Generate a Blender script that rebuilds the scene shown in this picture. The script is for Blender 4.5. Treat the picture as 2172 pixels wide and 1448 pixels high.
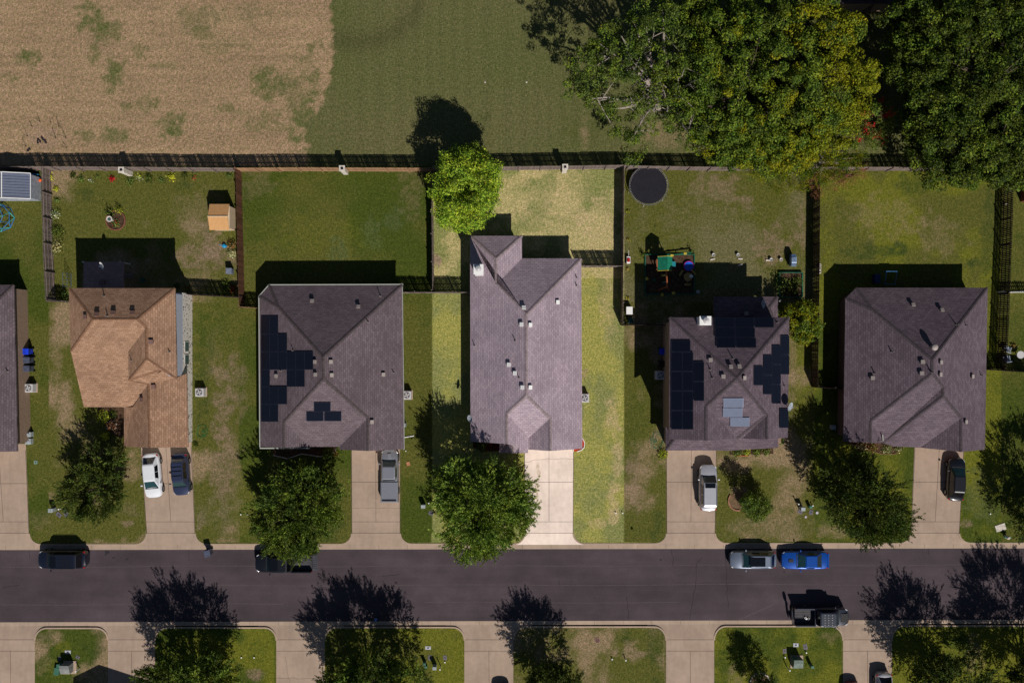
import bpy, bmesh, math, random
import numpy as np
from mathutils import Vector, Matrix
for o in list(bpy.data.objects): bpy.data.objects.remove(o)
S = bpy.context.scene; C = S.collection
H_CAM = 85.0                                   # drone height in metres, 20 photo pixels per metre on the ground
# ---------------------------------------------------------------- camera, sky, sun
cam = bpy.data.cameras.new('Camera'); co = bpy.data.objects.new('Camera', cam); C.objects.link(co)
co.location = (0, 0, H_CAM); co.rotation_euler = (0, 0, 0)
cam.sensor_width = 36; cam.lens = 36 * (1700 / 2172); cam.clip_end = 3000; cam.clip_start = 1
S.camera = co
W = bpy.data.worlds.new('World'); S.world = W; W.use_nodes = True
SUN_EL = math.radians(42.6)
sd = Vector((0.43, -1.0, 1.0)).normalized()      # towards the sun
nt = W.node_tree; sky = nt.nodes.new('ShaderNodeTexSky'); sky.sky_type = 'NISHITA'; sky.sun_disc = False; sky.air_density = .8; sky.dust_density = .3; sky.altitude = 300
sky.sun_elevation = SUN_EL; sky.sun_rotation = math.atan2(sd.x, sd.y)
nt.links.new(sky.outputs[0], nt.nodes['Background'].inputs[0]); nt.nodes['Background'].inputs[1].default_value = 0.05
sl = bpy.data.lights.new('Sun', 'SUN'); sl.energy = 5.0; sl.angle = math.radians(0.5); sl.color = (1, .94, .885)
so = bpy.data.objects.new('Sun', sl); C.objects.link(so); so.rotation_euler = sd.to_track_quat('Z', 'Y').to_euler()
so.location = (20, -60, 60)
S.view_settings.view_transform = 'Standard'; S.view_settings.look = 'None'
S.view_settings.exposure = -0.15; S.view_settings.gamma = 1
S.render.engine = 'CYCLES'; S.cycles.max_bounces = 5
rnd = random.Random(7); R = math.radians

# ---------------------------------------------------------------- helpers
def P(px, py, h=0.0):
    k = 1 - h / H_CAM
    return Vector(((px - 1086) / 20 * k, (724 - py) / 20 * k, h))
def L(c):                                     # sRGB 0..255 -> linear
    return tuple(((v / 255) / 12.92 if v / 255 <= .04045 else ((v / 255 + .055) / 1.055) ** 2.4) for v in c)
def thing(name, label, cat, loc=(0, 0, 0), rz=0, group=None):
    o = bpy.data.objects.new(name, None); C.objects.link(o); o.empty_display_size = .3
    o.location = loc; o.rotation_euler = (0, 0, rz); o['label'] = label; o['category'] = cat
    if group: o['group'] = group
    return o
def tag(o, label, cat, group=None):
    o['label'] = label; o['category'] = cat
    if group: o['group'] = group
    return o
def link_mesh(name, me, mats, parent=None):
    for m in (mats if isinstance(mats, (list, tuple)) else [mats]): me.materials.append(m)
    o = bpy.data.objects.new(name, me); C.objects.link(o)
    if parent: o.parent = parent
    return o
class MB:
    def __init__(s, org=(0, 0, 0)): s.v = []; s.f = []; s.m = []; s.org = Vector(org); s.mi = 0
    def add(s, vs, fs):
        n = len(s.v); s.v += [tuple(Vector(v) - s.org) for v in vs]
        s.f += [tuple(i + n for i in f) for f in fs]; s.m += [s.mi] * len(fs)
        return s
    def box(s, c, d, rz=0, tilt=None):
        c = Vector(c); M = Matrix.Rotation(rz, 3, 'Z')
        if tilt is not None: M = M @ tilt
        x, y, z = d[0] / 2, d[1] / 2, d[2] / 2
        vs = [c + M @ Vector((a * x, b * y, e * z)) for e in (-1, 1) for a, b in ((-1, -1), (1, -1), (1, 1), (-1, 1))]
        return s.add(vs, [(3, 2, 1, 0), (4, 5, 6, 7), (0, 1, 5, 4), (1, 2, 6, 5), (2, 3, 7, 6), (3, 0, 4, 7)])
    def prism(s, poly, z0, z1, cap=True):
        a = sum(poly[i][0] * poly[(i + 1) % len(poly)][1] - poly[(i + 1) % len(poly)][0] * poly[i][1] for i in range(len(poly)))
        if a < 0: poly = poly[::-1]
        n = len(poly)
        vs = [(p[0], p[1], z0) for p in poly] + [(p[0], p[1], z1) for p in poly]
        fs = [(i, (i + 1) % n, n + (i + 1) % n, n + i) for i in range(n)]
        if cap: fs += [tuple(range(n, 2 * n)), tuple(range(n - 1, -1, -1))]
        return s.add(vs, fs)
    def tube(s, pts, r, n=6, cap=True):
        pts = [Vector(p) for p in pts]; rs = r if isinstance(r, (list, tuple)) else [r] * len(pts)
        vs = []; fs = []
        for i, p in enumerate(pts):
            d = (pts[min(i + 1, len(pts) - 1)] - pts[max(i - 1, 0)])
            if d.length < 1e-6: d = Vector((0, 0, 1))
            d.normalize(); u = d.cross(Vector((0, 0, 1)))
            if u.length < .05: u = Vector((1, 0, 0))
            u.normalize(); w = d.cross(u)
            vs += [p + (u * math.cos(2 * math.pi * k / n) + w * math.sin(2 * math.pi * k / n)) * rs[i] for k in range(n)]
        for i in range(len(pts) - 1):
            for k in range(n): fs.append((i * n + k, i * n + (k + 1) % n, (i + 1) * n + (k + 1) % n, (i + 1) * n + k))
        if cap: fs += [tuple(range(n)), tuple(range(len(pts) * n - 1, (len(pts) - 1) * n - 1, -1))]
        return s.add(vs, fs)
    def cyl(s, c, r, z0, z1, n=20, r1=None):
        return s.tube([(c[0], c[1], z0), (c[0], c[1], z1)], [r, r if r1 is None else r1], n)
    def lathe(s, c, prof, n=20):
        vs = []; fs = []
        for (r, z) in prof: vs += [(c[0] + r * math.cos(2 * math.pi * k / n), c[1] + r * math.sin(2 * math.pi * k / n), c[2] + z) for k in range(n)]
        for i in range(len(prof) - 1):
            for k in range(n): fs.append((i * n + k, i * n + (k + 1) % n, (i + 1) * n + (k + 1) % n, (i + 1) * n + k))
        return s.add(vs, fs)
    def ring(s, c, r, rt, n=28, z=0, a0=0, a1=2 * math.pi):
        pts = [(c[0] + r * math.cos(a0 + (a1 - a0) * k / n), c[1] + r * math.sin(a0 + (a1 - a0) * k / n), z) for k in range(n + 1)]
        return s.tube(pts, rt, 5, cap=False)
    def build(s, name, mats, parent=None, smooth=False, bevel=0):
        me = bpy.data.meshes.new(name); me.from_pydata(s.v, [], s.f); me.validate()
        o = link_mesh(name, me, mats, parent)
        if isinstance(mats, (list, tuple)) and len(mats) > 1 and len(me.polygons) == len(s.m):
            me.polygons.foreach_set('material_index', s.m)
        bm = bmesh.new(); bm.from_mesh(me); bmesh.ops.recalc_face_normals(bm, faces=bm.faces); bm.to_mesh(me); bm.free()
        if smooth: me.shade_smooth()
        if bevel:
            b = o.modifiers.new('b', 'BEVEL'); b.width = bevel; b.segments = 2; b.limit_method = 'ANGLE'
        return o
def struct(o): o['kind'] = 'structure'; return o
def children(o): return [c for c in bpy.data.objects if c.parent == o]
def dup(root, loc, rz=None, label=None, scale=None):
    r = root.copy(); C.objects.link(r); r.location = loc
    if rz is not None: r.rotation_euler = (0, 0, rz)
    if scale: r.scale = scale
    if label: r['label'] = label
    for ch in children(root):
        c = ch.copy(); C.objects.link(c); c.parent = r
        for g in children(ch):
            d = g.copy(); C.objects.link(d); d.parent = c
    return r

# ---------------------------------------------------------------- materials
def nodes(name):
    m = bpy.data.materials.new(name); m.use_nodes = True
    n = m.node_tree; b = n.nodes['Principled BSDF']; return m, n, b
def tex(n, kind, scale, detail=3, vec=None, **kw):
    t = n.nodes.new(kind); t.inputs['Scale'].default_value = scale
    if 'Detail' in t.inputs: t.inputs['Detail'].default_value = detail
    if vec is not None: n.links.new(vec, t.inputs['Vector'])
    return t
def pos(n): return n.nodes.new('ShaderNodeNewGeometry').outputs['Position']
def scaled(n, v, s):
    m = n.nodes.new('ShaderNodeVectorMath'); m.operation = 'MULTIPLY'; m.inputs[1].default_value = s; n.links.new(v, m.inputs[0]); return m.outputs[0]
def ramp(n, fac, stops):
    r = n.nodes.new('ShaderNodeValToRGB'); n.links.new(fac, r.inputs[0])
    e = r.color_ramp.elements
    while len(e) < len(stops): e.new(.5)
    for k, (p, c) in enumerate(stops): e[k].position = p; e[k].color = (*c, 1) if len(c) == 3 else c
    return r.outputs[0]
def mulc(n, a, b, fac=1.0, mode='MULTIPLY'):
    m = n.nodes.new('ShaderNodeMix'); m.data_type = 'RGBA'; m.blend_type = mode
    for inp, v in ((m.inputs[6], a), (m.inputs[7], b)):
        if isinstance(v, (tuple, list)): inp.default_value = (*v[:3], 1)
        else: n.links.new(v, inp)
    if isinstance(fac, (int, float)): m.inputs[0].default_value = fac
    else: n.links.new(fac, m.inputs[0])
    return m.outputs[2]
def bump(n, b, h, strength=.4, dist=.02):
    u = n.nodes.new('ShaderNodeBump'); u.inputs['Strength'].default_value = strength; u.inputs['Distance'].default_value = dist
    n.links.new(h, u.inputs['Height']); n.links.new(u.outputs[0], b.inputs['Normal'])
_mc = {}
def plain(name, rgb, rough=.7, metal=0, var=.25, scale=3, spec=.3, coat=0):
    if name in _mc: return _mc[name]
    m, n, b = nodes(name); c = L(rgb)
    t = tex(n, 'ShaderNodeTexNoise', scale, 4, pos(n))
    col = ramp(n, t.outputs[0], [(.3, tuple(v * (1 - var) for v in c)), (.7, tuple(min(1, v * (1 + var)) for v in c))])
    n.links.new(col, b.inputs['Base Color']); b.inputs['Roughness'].default_value = rough; b.inputs['Metallic'].default_value = metal
    b.inputs['Specular IOR Level'].default_value = spec; b.inputs['Coat Weight'].default_value = coat
    if coat: b.inputs['Coat Roughness'].default_value = .05
    _mc[name] = m; return m
def grass_mat():
    m, n, b = nodes('grass'); p = pos(n)
    at = n.nodes.new('ShaderNodeAttribute'); at.attribute_name = 'tint'
    f1 = tex(n, 'ShaderNodeTexNoise', 3.2, 6, p); f1.inputs['Roughness'].default_value = .8
    f2 = tex(n, 'ShaderNodeTexNoise', 7.5, 3, p); f2.inputs['Roughness'].default_value = .7
    f3 = tex(n, 'ShaderNodeTexNoise', 5.5, 3, scaled(n, p, (1, .45, 1)))
    v1 = ramp(n, f1.outputs[0], [(.28, (.58, .70, .50)), (.5, (1, 1, 1)), (.72, (1.6, 1.36, 1.75))])
    v2 = ramp(n, f2.outputs[0], [(.27, (.42, .46, .40)), (.5, (1, 1, 1)), (.73, (1.7, 1.62, 1.7))])
    v3 = ramp(n, f3.outputs[0], [(.3, (.8, .85, .8)), (.7, (1.25, 1.2, 1.25))])
    c = mulc(n, mulc(n, mulc(n, at.outputs['Color'], v1), v2), v3)
    n.links.new(c, b.inputs['Base Color']); b.inputs['Roughness'].default_value = .95; b.inputs['Specular IOR Level'].default_value = .05
    bump(n, b, f2.outputs[0], .7, .05)
    return m
def noisy(name, base, bits, rough=.85, bs=.3, bscale=30, bd=.01):
    """bits: list of (scale, detail, stretch, lo, hi) multiplicative noises"""
    m, n, b = nodes(name); p = pos(n); c = L(base)
    for (s, d, st, lo, hi) in bits:
        t = tex(n, 'ShaderNodeTexNoise', s, d, scaled(n, p, st))
        c = mulc(n, c, ramp(n, t.outputs[0], [(.33, (lo,) * 3), (.67, (hi,) * 3)]))
    n.links.new(c, b.inputs['Base Color']); b.inputs['Roughness'].default_value = rough; b.inputs['Specular IOR Level'].default_value = .15
    t = tex(n, 'ShaderNodeTexNoise', bscale, 3, p); bump(n, b, t.outputs[0], bs, bd)
    return m
def shingle(name, base, alt, row=.19):
    m, n, b = nodes(name); g = n.nodes.new('ShaderNodeNewGeometry')
    sp = n.nodes.new('ShaderNodeSeparateXYZ'); n.links.new(g.outputs['Position'], sp.inputs[0])
    sn = n.nodes.new('ShaderNodeSeparateXYZ'); n.links.new(g.outputs['True Normal'], sn.inputs[0])
    def mth(op, a, bb=None):
        q = n.nodes.new('ShaderNodeMath'); q.operation = op
        n.links.new(a, q.inputs[0])
        if bb is not None:
            if isinstance(bb, (int, float)): q.inputs[1].default_value = bb
            else: n.links.new(bb, q.inputs[1])
        return q.outputs[0]
    isx = mth('GREATER_THAN', mth('ABSOLUTE', sn.outputs[0]), mth('ABSOLUTE', sn.outputs[1]))
    a = n.nodes.new('ShaderNodeCombineXYZ'); n.links.new(sp.outputs[0], a.inputs[0]); n.links.new(sp.outputs[1], a.inputs[1])
    c = n.nodes.new('ShaderNodeCombineXYZ'); n.links.new(sp.outputs[1], c.inputs[0]); n.links.new(sp.outputs[0], c.inputs[1])
    mx = n.nodes.new('ShaderNodeMix'); mx.data_type = 'VECTOR'; n.links.new(isx, mx.inputs[0])
    n.links.new(a.outputs[0], mx.inputs[4]); n.links.new(c.outputs[0], mx.inputs[5]); uv = mx.outputs[1]
    br = n.nodes.new('ShaderNodeTexBrick'); n.links.new(uv, br.inputs['Vector']); br.inputs['Scale'].default_value = 1
    br.inputs['Brick Width'].default_value = .42; br.inputs['Row Height'].default_value = row; br.inputs['Mortar Size'].default_value = .016
    br.inputs['Mortar Smooth'].default_value = .4
    b1 = L(base); b2 = L(alt)
    br.inputs['Color1'].default_value = (*b1, 1); br.inputs['Color2'].default_value = (*b2, 1)
    br.inputs['Mortar'].default_value = (b1[0] * .55, b1[1] * .55, b1[2] * .55, 1); br.inputs['Bias'].default_value = -.1
    t1 = tex(n, 'ShaderNodeTexNoise', .35, 4, g.outputs['Position'])
    t2 = tex(n, 'ShaderNodeTexNoise', 5, 4, scaled(n, uv, (1, 5, 1)))
    t3 = tex(n, 'ShaderNodeTexNoise', 22, 3, g.outputs['Position'])
    col = mulc(n, br.outputs[0], ramp(n, t1.outputs[0], [(.3, (.86,) * 3), (.7, (1.12,) * 3)]))
    col = mulc(n, col, ramp(n, t2.outputs[0], [(.3, (.78, .78, .8)), (.7, (1.24, 1.22, 1.2))]))
    col = mulc(n, col, ramp(n, t3.outputs[0], [(.3, (.8,) * 3), (.7, (1.2,) * 3)]))
    n.links.new(col, b.inputs['Base Color']); b.inputs['Roughness'].default_value = .9; b.inputs['Specular IOR Level'].default_value = .15
    bump(n, b, br.outputs['Fac'], -.5, .02)
    return m
def brick(name, c1, c2, mortar, w=.22, h=.075):
    m, n, b = nodes(name); g = n.nodes.new('ShaderNodeNewGeometry')
    sp = n.nodes.new('ShaderNodeSeparateXYZ'); n.links.new(g.outputs['Position'], sp.inputs[0])
    ad = n.nodes.new('ShaderNodeMath'); n.links.new(sp.outputs[0], ad.inputs[0]); n.links.new(sp.outputs[1], ad.inputs[1])
    cb = n.nodes.new('ShaderNodeCombineXYZ'); n.links.new(ad.outputs[0], cb.inputs[0]); n.links.new(sp.outputs[2], cb.inputs[1])
    br = n.nodes.new('ShaderNodeTexBrick'); n.links.new(cb.outputs[0], br.inputs['Vector']); br.inputs['Scale'].default_value = 1
    br.inputs['Brick Width'].default_value = w; br.inputs['Row Height'].default_value = h; br.inputs['Mortar Size'].default_value = .012
    br.inputs['Color1'].default_value = (*L(c1), 1); br.inputs['Color2'].default_value = (*L(c2), 1); br.inputs['Mortar'].default_value = (*L(mortar), 1)
    t = tex(n, 'ShaderNodeTexNoise', 9, 4, g.outputs['Position'])
    n.links.new(mulc(n, br.outputs[0], ramp(n, t.outputs[0], [(.3, (.8,) * 3), (.7, (1.15,) * 3)])), b.inputs['Base Color'])
    b.inputs['Roughness'].default_value = .9; bump(n, b, br.outputs['Fac'], -.4, .01)
    return m
def wood(name, base, var=.3, stretch=(9, 9, .6)):
    m, n, b = nodes(name); g = n.nodes.new('ShaderNodeNewGeometry'); c = L(base)
    t = tex(n, 'ShaderNodeTexNoise', 2.2, 4, scaled(n, g.outputs['Position'], stretch))
    ri = ramp(n, g.outputs['Random Per Island'], [(0, (1 - var,) * 3), (1, (1 + var,) * 3)])
    col = mulc(n, mulc(n, c, ri), ramp(n, t.outputs[0], [(.3, (.75,) * 3), (.7, (1.2,) * 3)]))
    n.links.new(col, b.inputs['Base Color']); b.inputs['Roughness'].default_value = .9; b.inputs['Specular IOR Level'].default_value = .1
    return m
def foliage(name, dark, mid, light, accent=None, acc=.03, nscale=.5):
    dark, mid, light = [tuple(min(255, v * q) for v in c) for c, q in ((dark, 1.06), (mid, 1.14), (light, 1.2))]
    m, n, b = nodes(name); g = n.nodes.new('ShaderNodeNewGeometry'); p = g.outputs['Position']
    ri = g.outputs['Random Per Island']
    st = [(0, L(dark)), (.5, L(mid)), (1 - (acc if accent else 0) - .02, L(light))]
    if accent: st.append((1 - acc, L(accent)))
    col = ramp(n, ri, st)
    t = tex(n, 'ShaderNodeTexNoise', nscale, 3, p)
    col = mulc(n, col, ramp(n, t.outputs[0], [(.35, (.8, .9, .9)), (.65, (1.25, 1.12, .9))]))
    n.links.new(col, b.inputs['Base Color']); b.inputs['Roughness'].default_value = .6; b.inputs['Specular IOR Level'].default_value = .14
    tr = n.nodes.new('ShaderNodeBsdfTranslucent'); n.links.new(mulc(n, col, (1.1, 1.2, .5)), tr.inputs[0])
    ms = n.nodes.new('ShaderNodeMixShader'); ms.inputs[0].default_value = .22
    n.links.new(b.outputs[0], ms.inputs[1]); n.links.new(tr.outputs[0], ms.inputs[2])
    n.links.new(ms.outputs[0], n.nodes['Material Output'].inputs[0])
    return m
M = {}
M['grass'] = grass_mat()
M['asphalt'] = noisy('asphalt', (71, 62, 66), [(.25, 4, (.25, 1, 1), .84, 1.14), (1.1, 4, (.12, 1.2, 1), .93, 1.07), (.5, 5, (1, 1, 1), .88, 1.12), (.12, 3, (1, 1, 1), .9, 1.1), (40, 2, (1, 1, 1), .72, 1.3)], .85, .3, 60, .01)
CB = [(.35, 4, (1, 1, 1), .9, 1.08), (2, 5, (1, 1, 1), .95, 1.05), (.8, 3, (3, .5, 1), .96, 1.05), (30, 2, (1, 1, 1), .93, 1.07)]
M['concrete'] = noisy('concrete', (161, 141, 124), CB)
M['concrete_brightened'] = noisy('concrete_brightened', (228, 210, 196), CB)  # same concrete as the other drives, brightened in its colour
M['curb'] = noisy('curb', (166, 146, 128), CB)
M['joint'] = plain('joint', (78, 66, 58), .95)
M['crack'] = plain('crack', (30, 26, 28), .95)
M['tar'] = plain('tar', (44, 40, 43), .8)
M['oldtar'] = plain('old_tar', (84, 75, 76), .9)
M['soil'] = noisy('soil', (74, 56, 42), [(3, 5, (1, 1, 1), .6, 1.4), (20, 3, (1, 1, 1), .6, 1.4)], .95, .8, 15, .05)
M['mulch'] = noisy('mulch', (176, 62, 30), [(6, 5, (1, 1, 1), .7, 1.3), (25, 3, (1, 1, 1), .5, 1.5)], .95, .9, 25, .05)
M['darkmulch'] = noisy('dark_mulch', (84, 34, 30), [(6, 5, (1, 1, 1), .7, 1.3), (25, 3, (1, 1, 1), .5, 1.5)], .95, .9, 25, .05)
M['roof_grey'] = shingle('roof_grey', (93, 82, 86), (109, 97, 102))
M['roof_slate'] = shingle('roof_slate', (88, 77, 84), (106, 94, 101))
M['roof_brightened'] = shingle('roof_brightened', (148, 133, 142), (168, 152, 160))  # grey shingles with the centre lot's added brightness put into the colour
M['roof_tan'] = shingle('roof_tan', (138, 108, 86), (162, 130, 106))
M['roof_brown'] = shingle('roof_brown', (136, 112, 110), (150, 126, 122))
for k, c in (('grey', (76, 67, 68)), ('slate', (72, 64, 68)), ('pale', (134, 120, 122)), ('tan', (118, 88, 68)), ('brown', (104, 86, 84))):  # pale: caps of the brightened roof, extra light put into the colour
    M['cap_' + k] = noisy('cap_' + k, c, [(4, 4, (1, 1, 1), .75, 1.25)])
M['brick_tan'] = brick('brick_tan', (150, 122, 100), (128, 102, 84), (140, 124, 108))
def speckle(name):
    m, n, b = nodes(name); t = tex(n, 'ShaderNodeTexNoise', 5.5, 2, pos(n)); n.links.new(ramp(n, t.outputs[0], [(.36, L((40, 36, 34))), (.42, L((214, 208, 198)))]), b.inputs['Base Color']); b.inputs['Roughness'].default_value = .9; return m
M['brick_white'] = speckle('brick_white')
M['brick_red'] = brick('brick_red', (104, 60, 50), (86, 50, 44), (120, 104, 94))
M['siding'] = plain('siding', (170, 176, 188), .6, var=.05)
M['trim'] = plain('trim', (200, 198, 192), .5, var=.05)
M['gutter_pale'] = plain('gutter_pale', (160, 164, 154), .5, var=.06)
M['vent'] = plain('vent', (152, 142, 136), .6, var=.08)
M['vent_brown'] = plain('vent_brown', (110, 84, 76), .6, var=.08)
M['pipe'] = plain('pipe', (118, 112, 108), .5, var=.1)
M['lead'] = plain('lead', (60, 56, 56), .6)
M['dark'] = plain('dark', (20, 20, 22), .6)
M['white'] = plain('white', (225, 225, 222), .5, var=.04)
M['dish'] = plain('dish', (150, 156, 164), .4, var=.08)
M['acmetal'] = plain('ac_metal', (186, 184, 184), .5, var=.1)
M['fence_grey'] = wood('fence_grey', (118, 106, 100)); M['fence_tan'] = wood('fence_tan', (146, 116, 88))
M['fence_brown'] = wood('fence_brown', (96, 66, 50)); M['fence_dark'] = wood('fence_dark', (64, 52, 48))
M['stone'] = noisy('stone', (196, 188, 176), [(5, 4, (1, 1, 1), .75, 1.2), (25, 2, (1, 1, 1), .85, 1.15)])
M['bark'] = wood('bark', (92, 80, 70), .1, (4, 4, 1)); M['bark_pale'] = wood('bark_pale', (150, 140, 130), .1, (4, 4, 1))
M['bark_red'] = wood('bark_red', (104, 74, 60), .15, (4, 4, 1))
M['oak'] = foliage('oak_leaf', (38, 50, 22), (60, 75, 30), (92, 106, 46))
M['oak_c'] = foliage('oak_leaf_brightened', (54, 76, 30), (92, 118, 44), (144, 162, 78))  # oak leaf of the centre lot, brightened in its colour
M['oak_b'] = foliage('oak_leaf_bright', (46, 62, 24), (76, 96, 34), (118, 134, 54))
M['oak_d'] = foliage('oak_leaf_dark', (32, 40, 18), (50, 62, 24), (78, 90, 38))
M['lime'] = foliage('lime_leaf_brightened', (70, 96, 24), (108, 134, 36), (156, 174, 60), (190, 190, 70), .04)  # light green leaf, plus the lot's brightening put into the colour
M['yellow'] = foliage('yellow_leaf', (76, 84, 16), (98, 104, 18), (122, 122, 24), (144, 138, 28), .03)
M['mid'] = foliage('mid_leaf', (42, 58, 18), (70, 90, 28), (102, 118, 40), (122, 124, 36), .03)
M['deep'] = foliage('deep_leaf', (30, 42, 14), (50, 64, 20), (82, 94, 30))
M['shrub'] = foliage('shrub_leaf', (46, 62, 28), (84, 104, 44), (130, 142, 74))
M['shrub_y'] = foliage('shrub_yellow', (110, 118, 22), (150, 156, 40), (196, 196, 70))
M['shrub_w'] = foliage('shrub_cream', (92, 98, 60), (150, 146, 104), (206, 198, 160))
M['flower_red'] = foliage('flower_red', (120, 14, 30), (170, 24, 44), (206, 50, 60))
M['flower_white'] = foliage('flower_white', (170, 168, 160), (200, 198, 190), (225, 225, 220))
M['dry'] = foliage('dry_leaf', (92, 58, 40), (132, 86, 60), (160, 120, 90))
def carpaint(name, rgb, metal=.0, rough=.32): return plain(name, rgb, rough, metal, var=.03, spec=.5, coat=.8)
M['glass'] = plain('car_glass', (30, 58, 62), .12, 0, var=.05, spec=.4); M['glass_dark'] = plain('tinted_glass', (12, 13, 16), .08, 0, var=.05, spec=.8)
M['window'] = plain('window_glass', (60, 84, 88), .1, spec=.8)
M['tyre'] = plain('tyre', (22, 22, 22), .9); M['rim'] = plain('rim', (130, 130, 134), .35, .6); M['lamp_red'] = plain('lamp_red', (140, 16, 20), .2, spec=.6)
M['lamp'] = plain('lamp_clear', (210, 212, 214), .15, spec=.7); M['blackplastic'] = plain('black_plastic', (26, 26, 28), .6)
M['panel'] = plain('solar_cell', (12, 14, 24), .16, 0, var=.1, spec=.6); M['panel_edge'] = plain('solar_frame', (50, 54, 70), .4, .5)

# ---------------------------------------------------------------- ground colours (numpy, photo pixel coordinates on the ground)
def vnoise(x, y, seed=0):
    xi = np.floor(x).astype(np.int64); yi = np.floor(y).astype(np.int64); fx = x - xi; fy = y - yi
    fx = fx * fx * (3 - 2 * fx); fy = fy * fy * (3 - 2 * fy)
    def h(a, b):
        n = (a * 374761393 + b * 668265263 + seed * 974634777) & 0xffffffff
        n = ((n ^ (n >> 13)) * 1274126177) & 0xffffffff
        return ((n ^ (n >> 16)) & 0xffff) / 65535.0
    return (h(xi, yi) * (1 - fx) + h(xi + 1, yi) * fx) * (1 - fy) + (h(xi, yi + 1) * (1 - fx) + h(xi + 1, yi + 1) * fx) * fy
def fbm(x, y, s, seed=0, o=4):
    r = np.zeros_like(x); a = 1; t = 0
    for k in range(o): r += a * vnoise(x / s * 2 ** k, y / s * 2 ** k, seed + k * 17); t += a; a *= .55
    return r / t
def sst(a, b, x): t = np.clip((x - a) / (b - a), 0, 1); return t * t * (3 - 2 * t)
G = dict(lush=(64, 75, 26), olive=(82, 84, 37), yell=(95, 98, 32), tan=(128, 112, 84), field=(149, 127, 97), fgreen=(84, 90, 50), fg2=(98, 95, 62),
         deep=(50, 64, 28), bluish=(76, 88, 54), bare=(136, 114, 98), pback=(164, 154, 104), pgreen=(122, 126, 74), pyell=(144, 142, 74), ptan=(176, 156, 116))  # p-tints: centre lot grass with its brightening put into the colour
G = {k: np.array(L(v)) for k, v in G.items()}
LOTS = [  # x0,x1,y0,y1, colour a, colour b, share of b, scale px
    (-900, 105, 350, 1160, 'lush', 'olive', .45, 90), (105, 508, 350, 640, 'olive', 'tan', .30, 120), (105, 508, 640, 1160, 'olive', 'tan', .28, 70),
    (508, 916, 350, 640, 'olive', 'lush', .5, 160), (508, 916, 640, 1160, 'lush', 'olive', .5, 120),
    (916, 1322, 350, 590, 'pback', 'pgreen', .42, 60), (916, 1322, 590, 1160, 'pgreen', 'pyell', .45, 70),
    (1322, 1728, 350, 640, 'fg2', 'olive', .4, 130), (1322, 1728, 640, 1160, 'olive', 'tan', .32, 80),
    (1728, 2125, 350, 700, 'yell', 'olive', .5, 90), (1728, 2125, 700, 1160, 'lush', 'yell', .5, 90), (2125, 3200, 350, 1160, 'lush', 'olive', .6, 90),
    (-900, 329, 1320, 1900, 'lush', 'tan', .3, 60), (329, 690, 1320, 1900, 'yell', 'lush', .5, 60), (690, 1089, 1320, 1900, 'yell', 'olive', .5, 60),
    (1089, 1515, 1320, 1900, 'olive', 'tan', .45, 80), (1515, 1892, 1320, 1900, 'yell', 'lush', .4, 80), (1892, 3200, 1320, 1900, 'yell', 'lush', .4, 60)]
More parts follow.
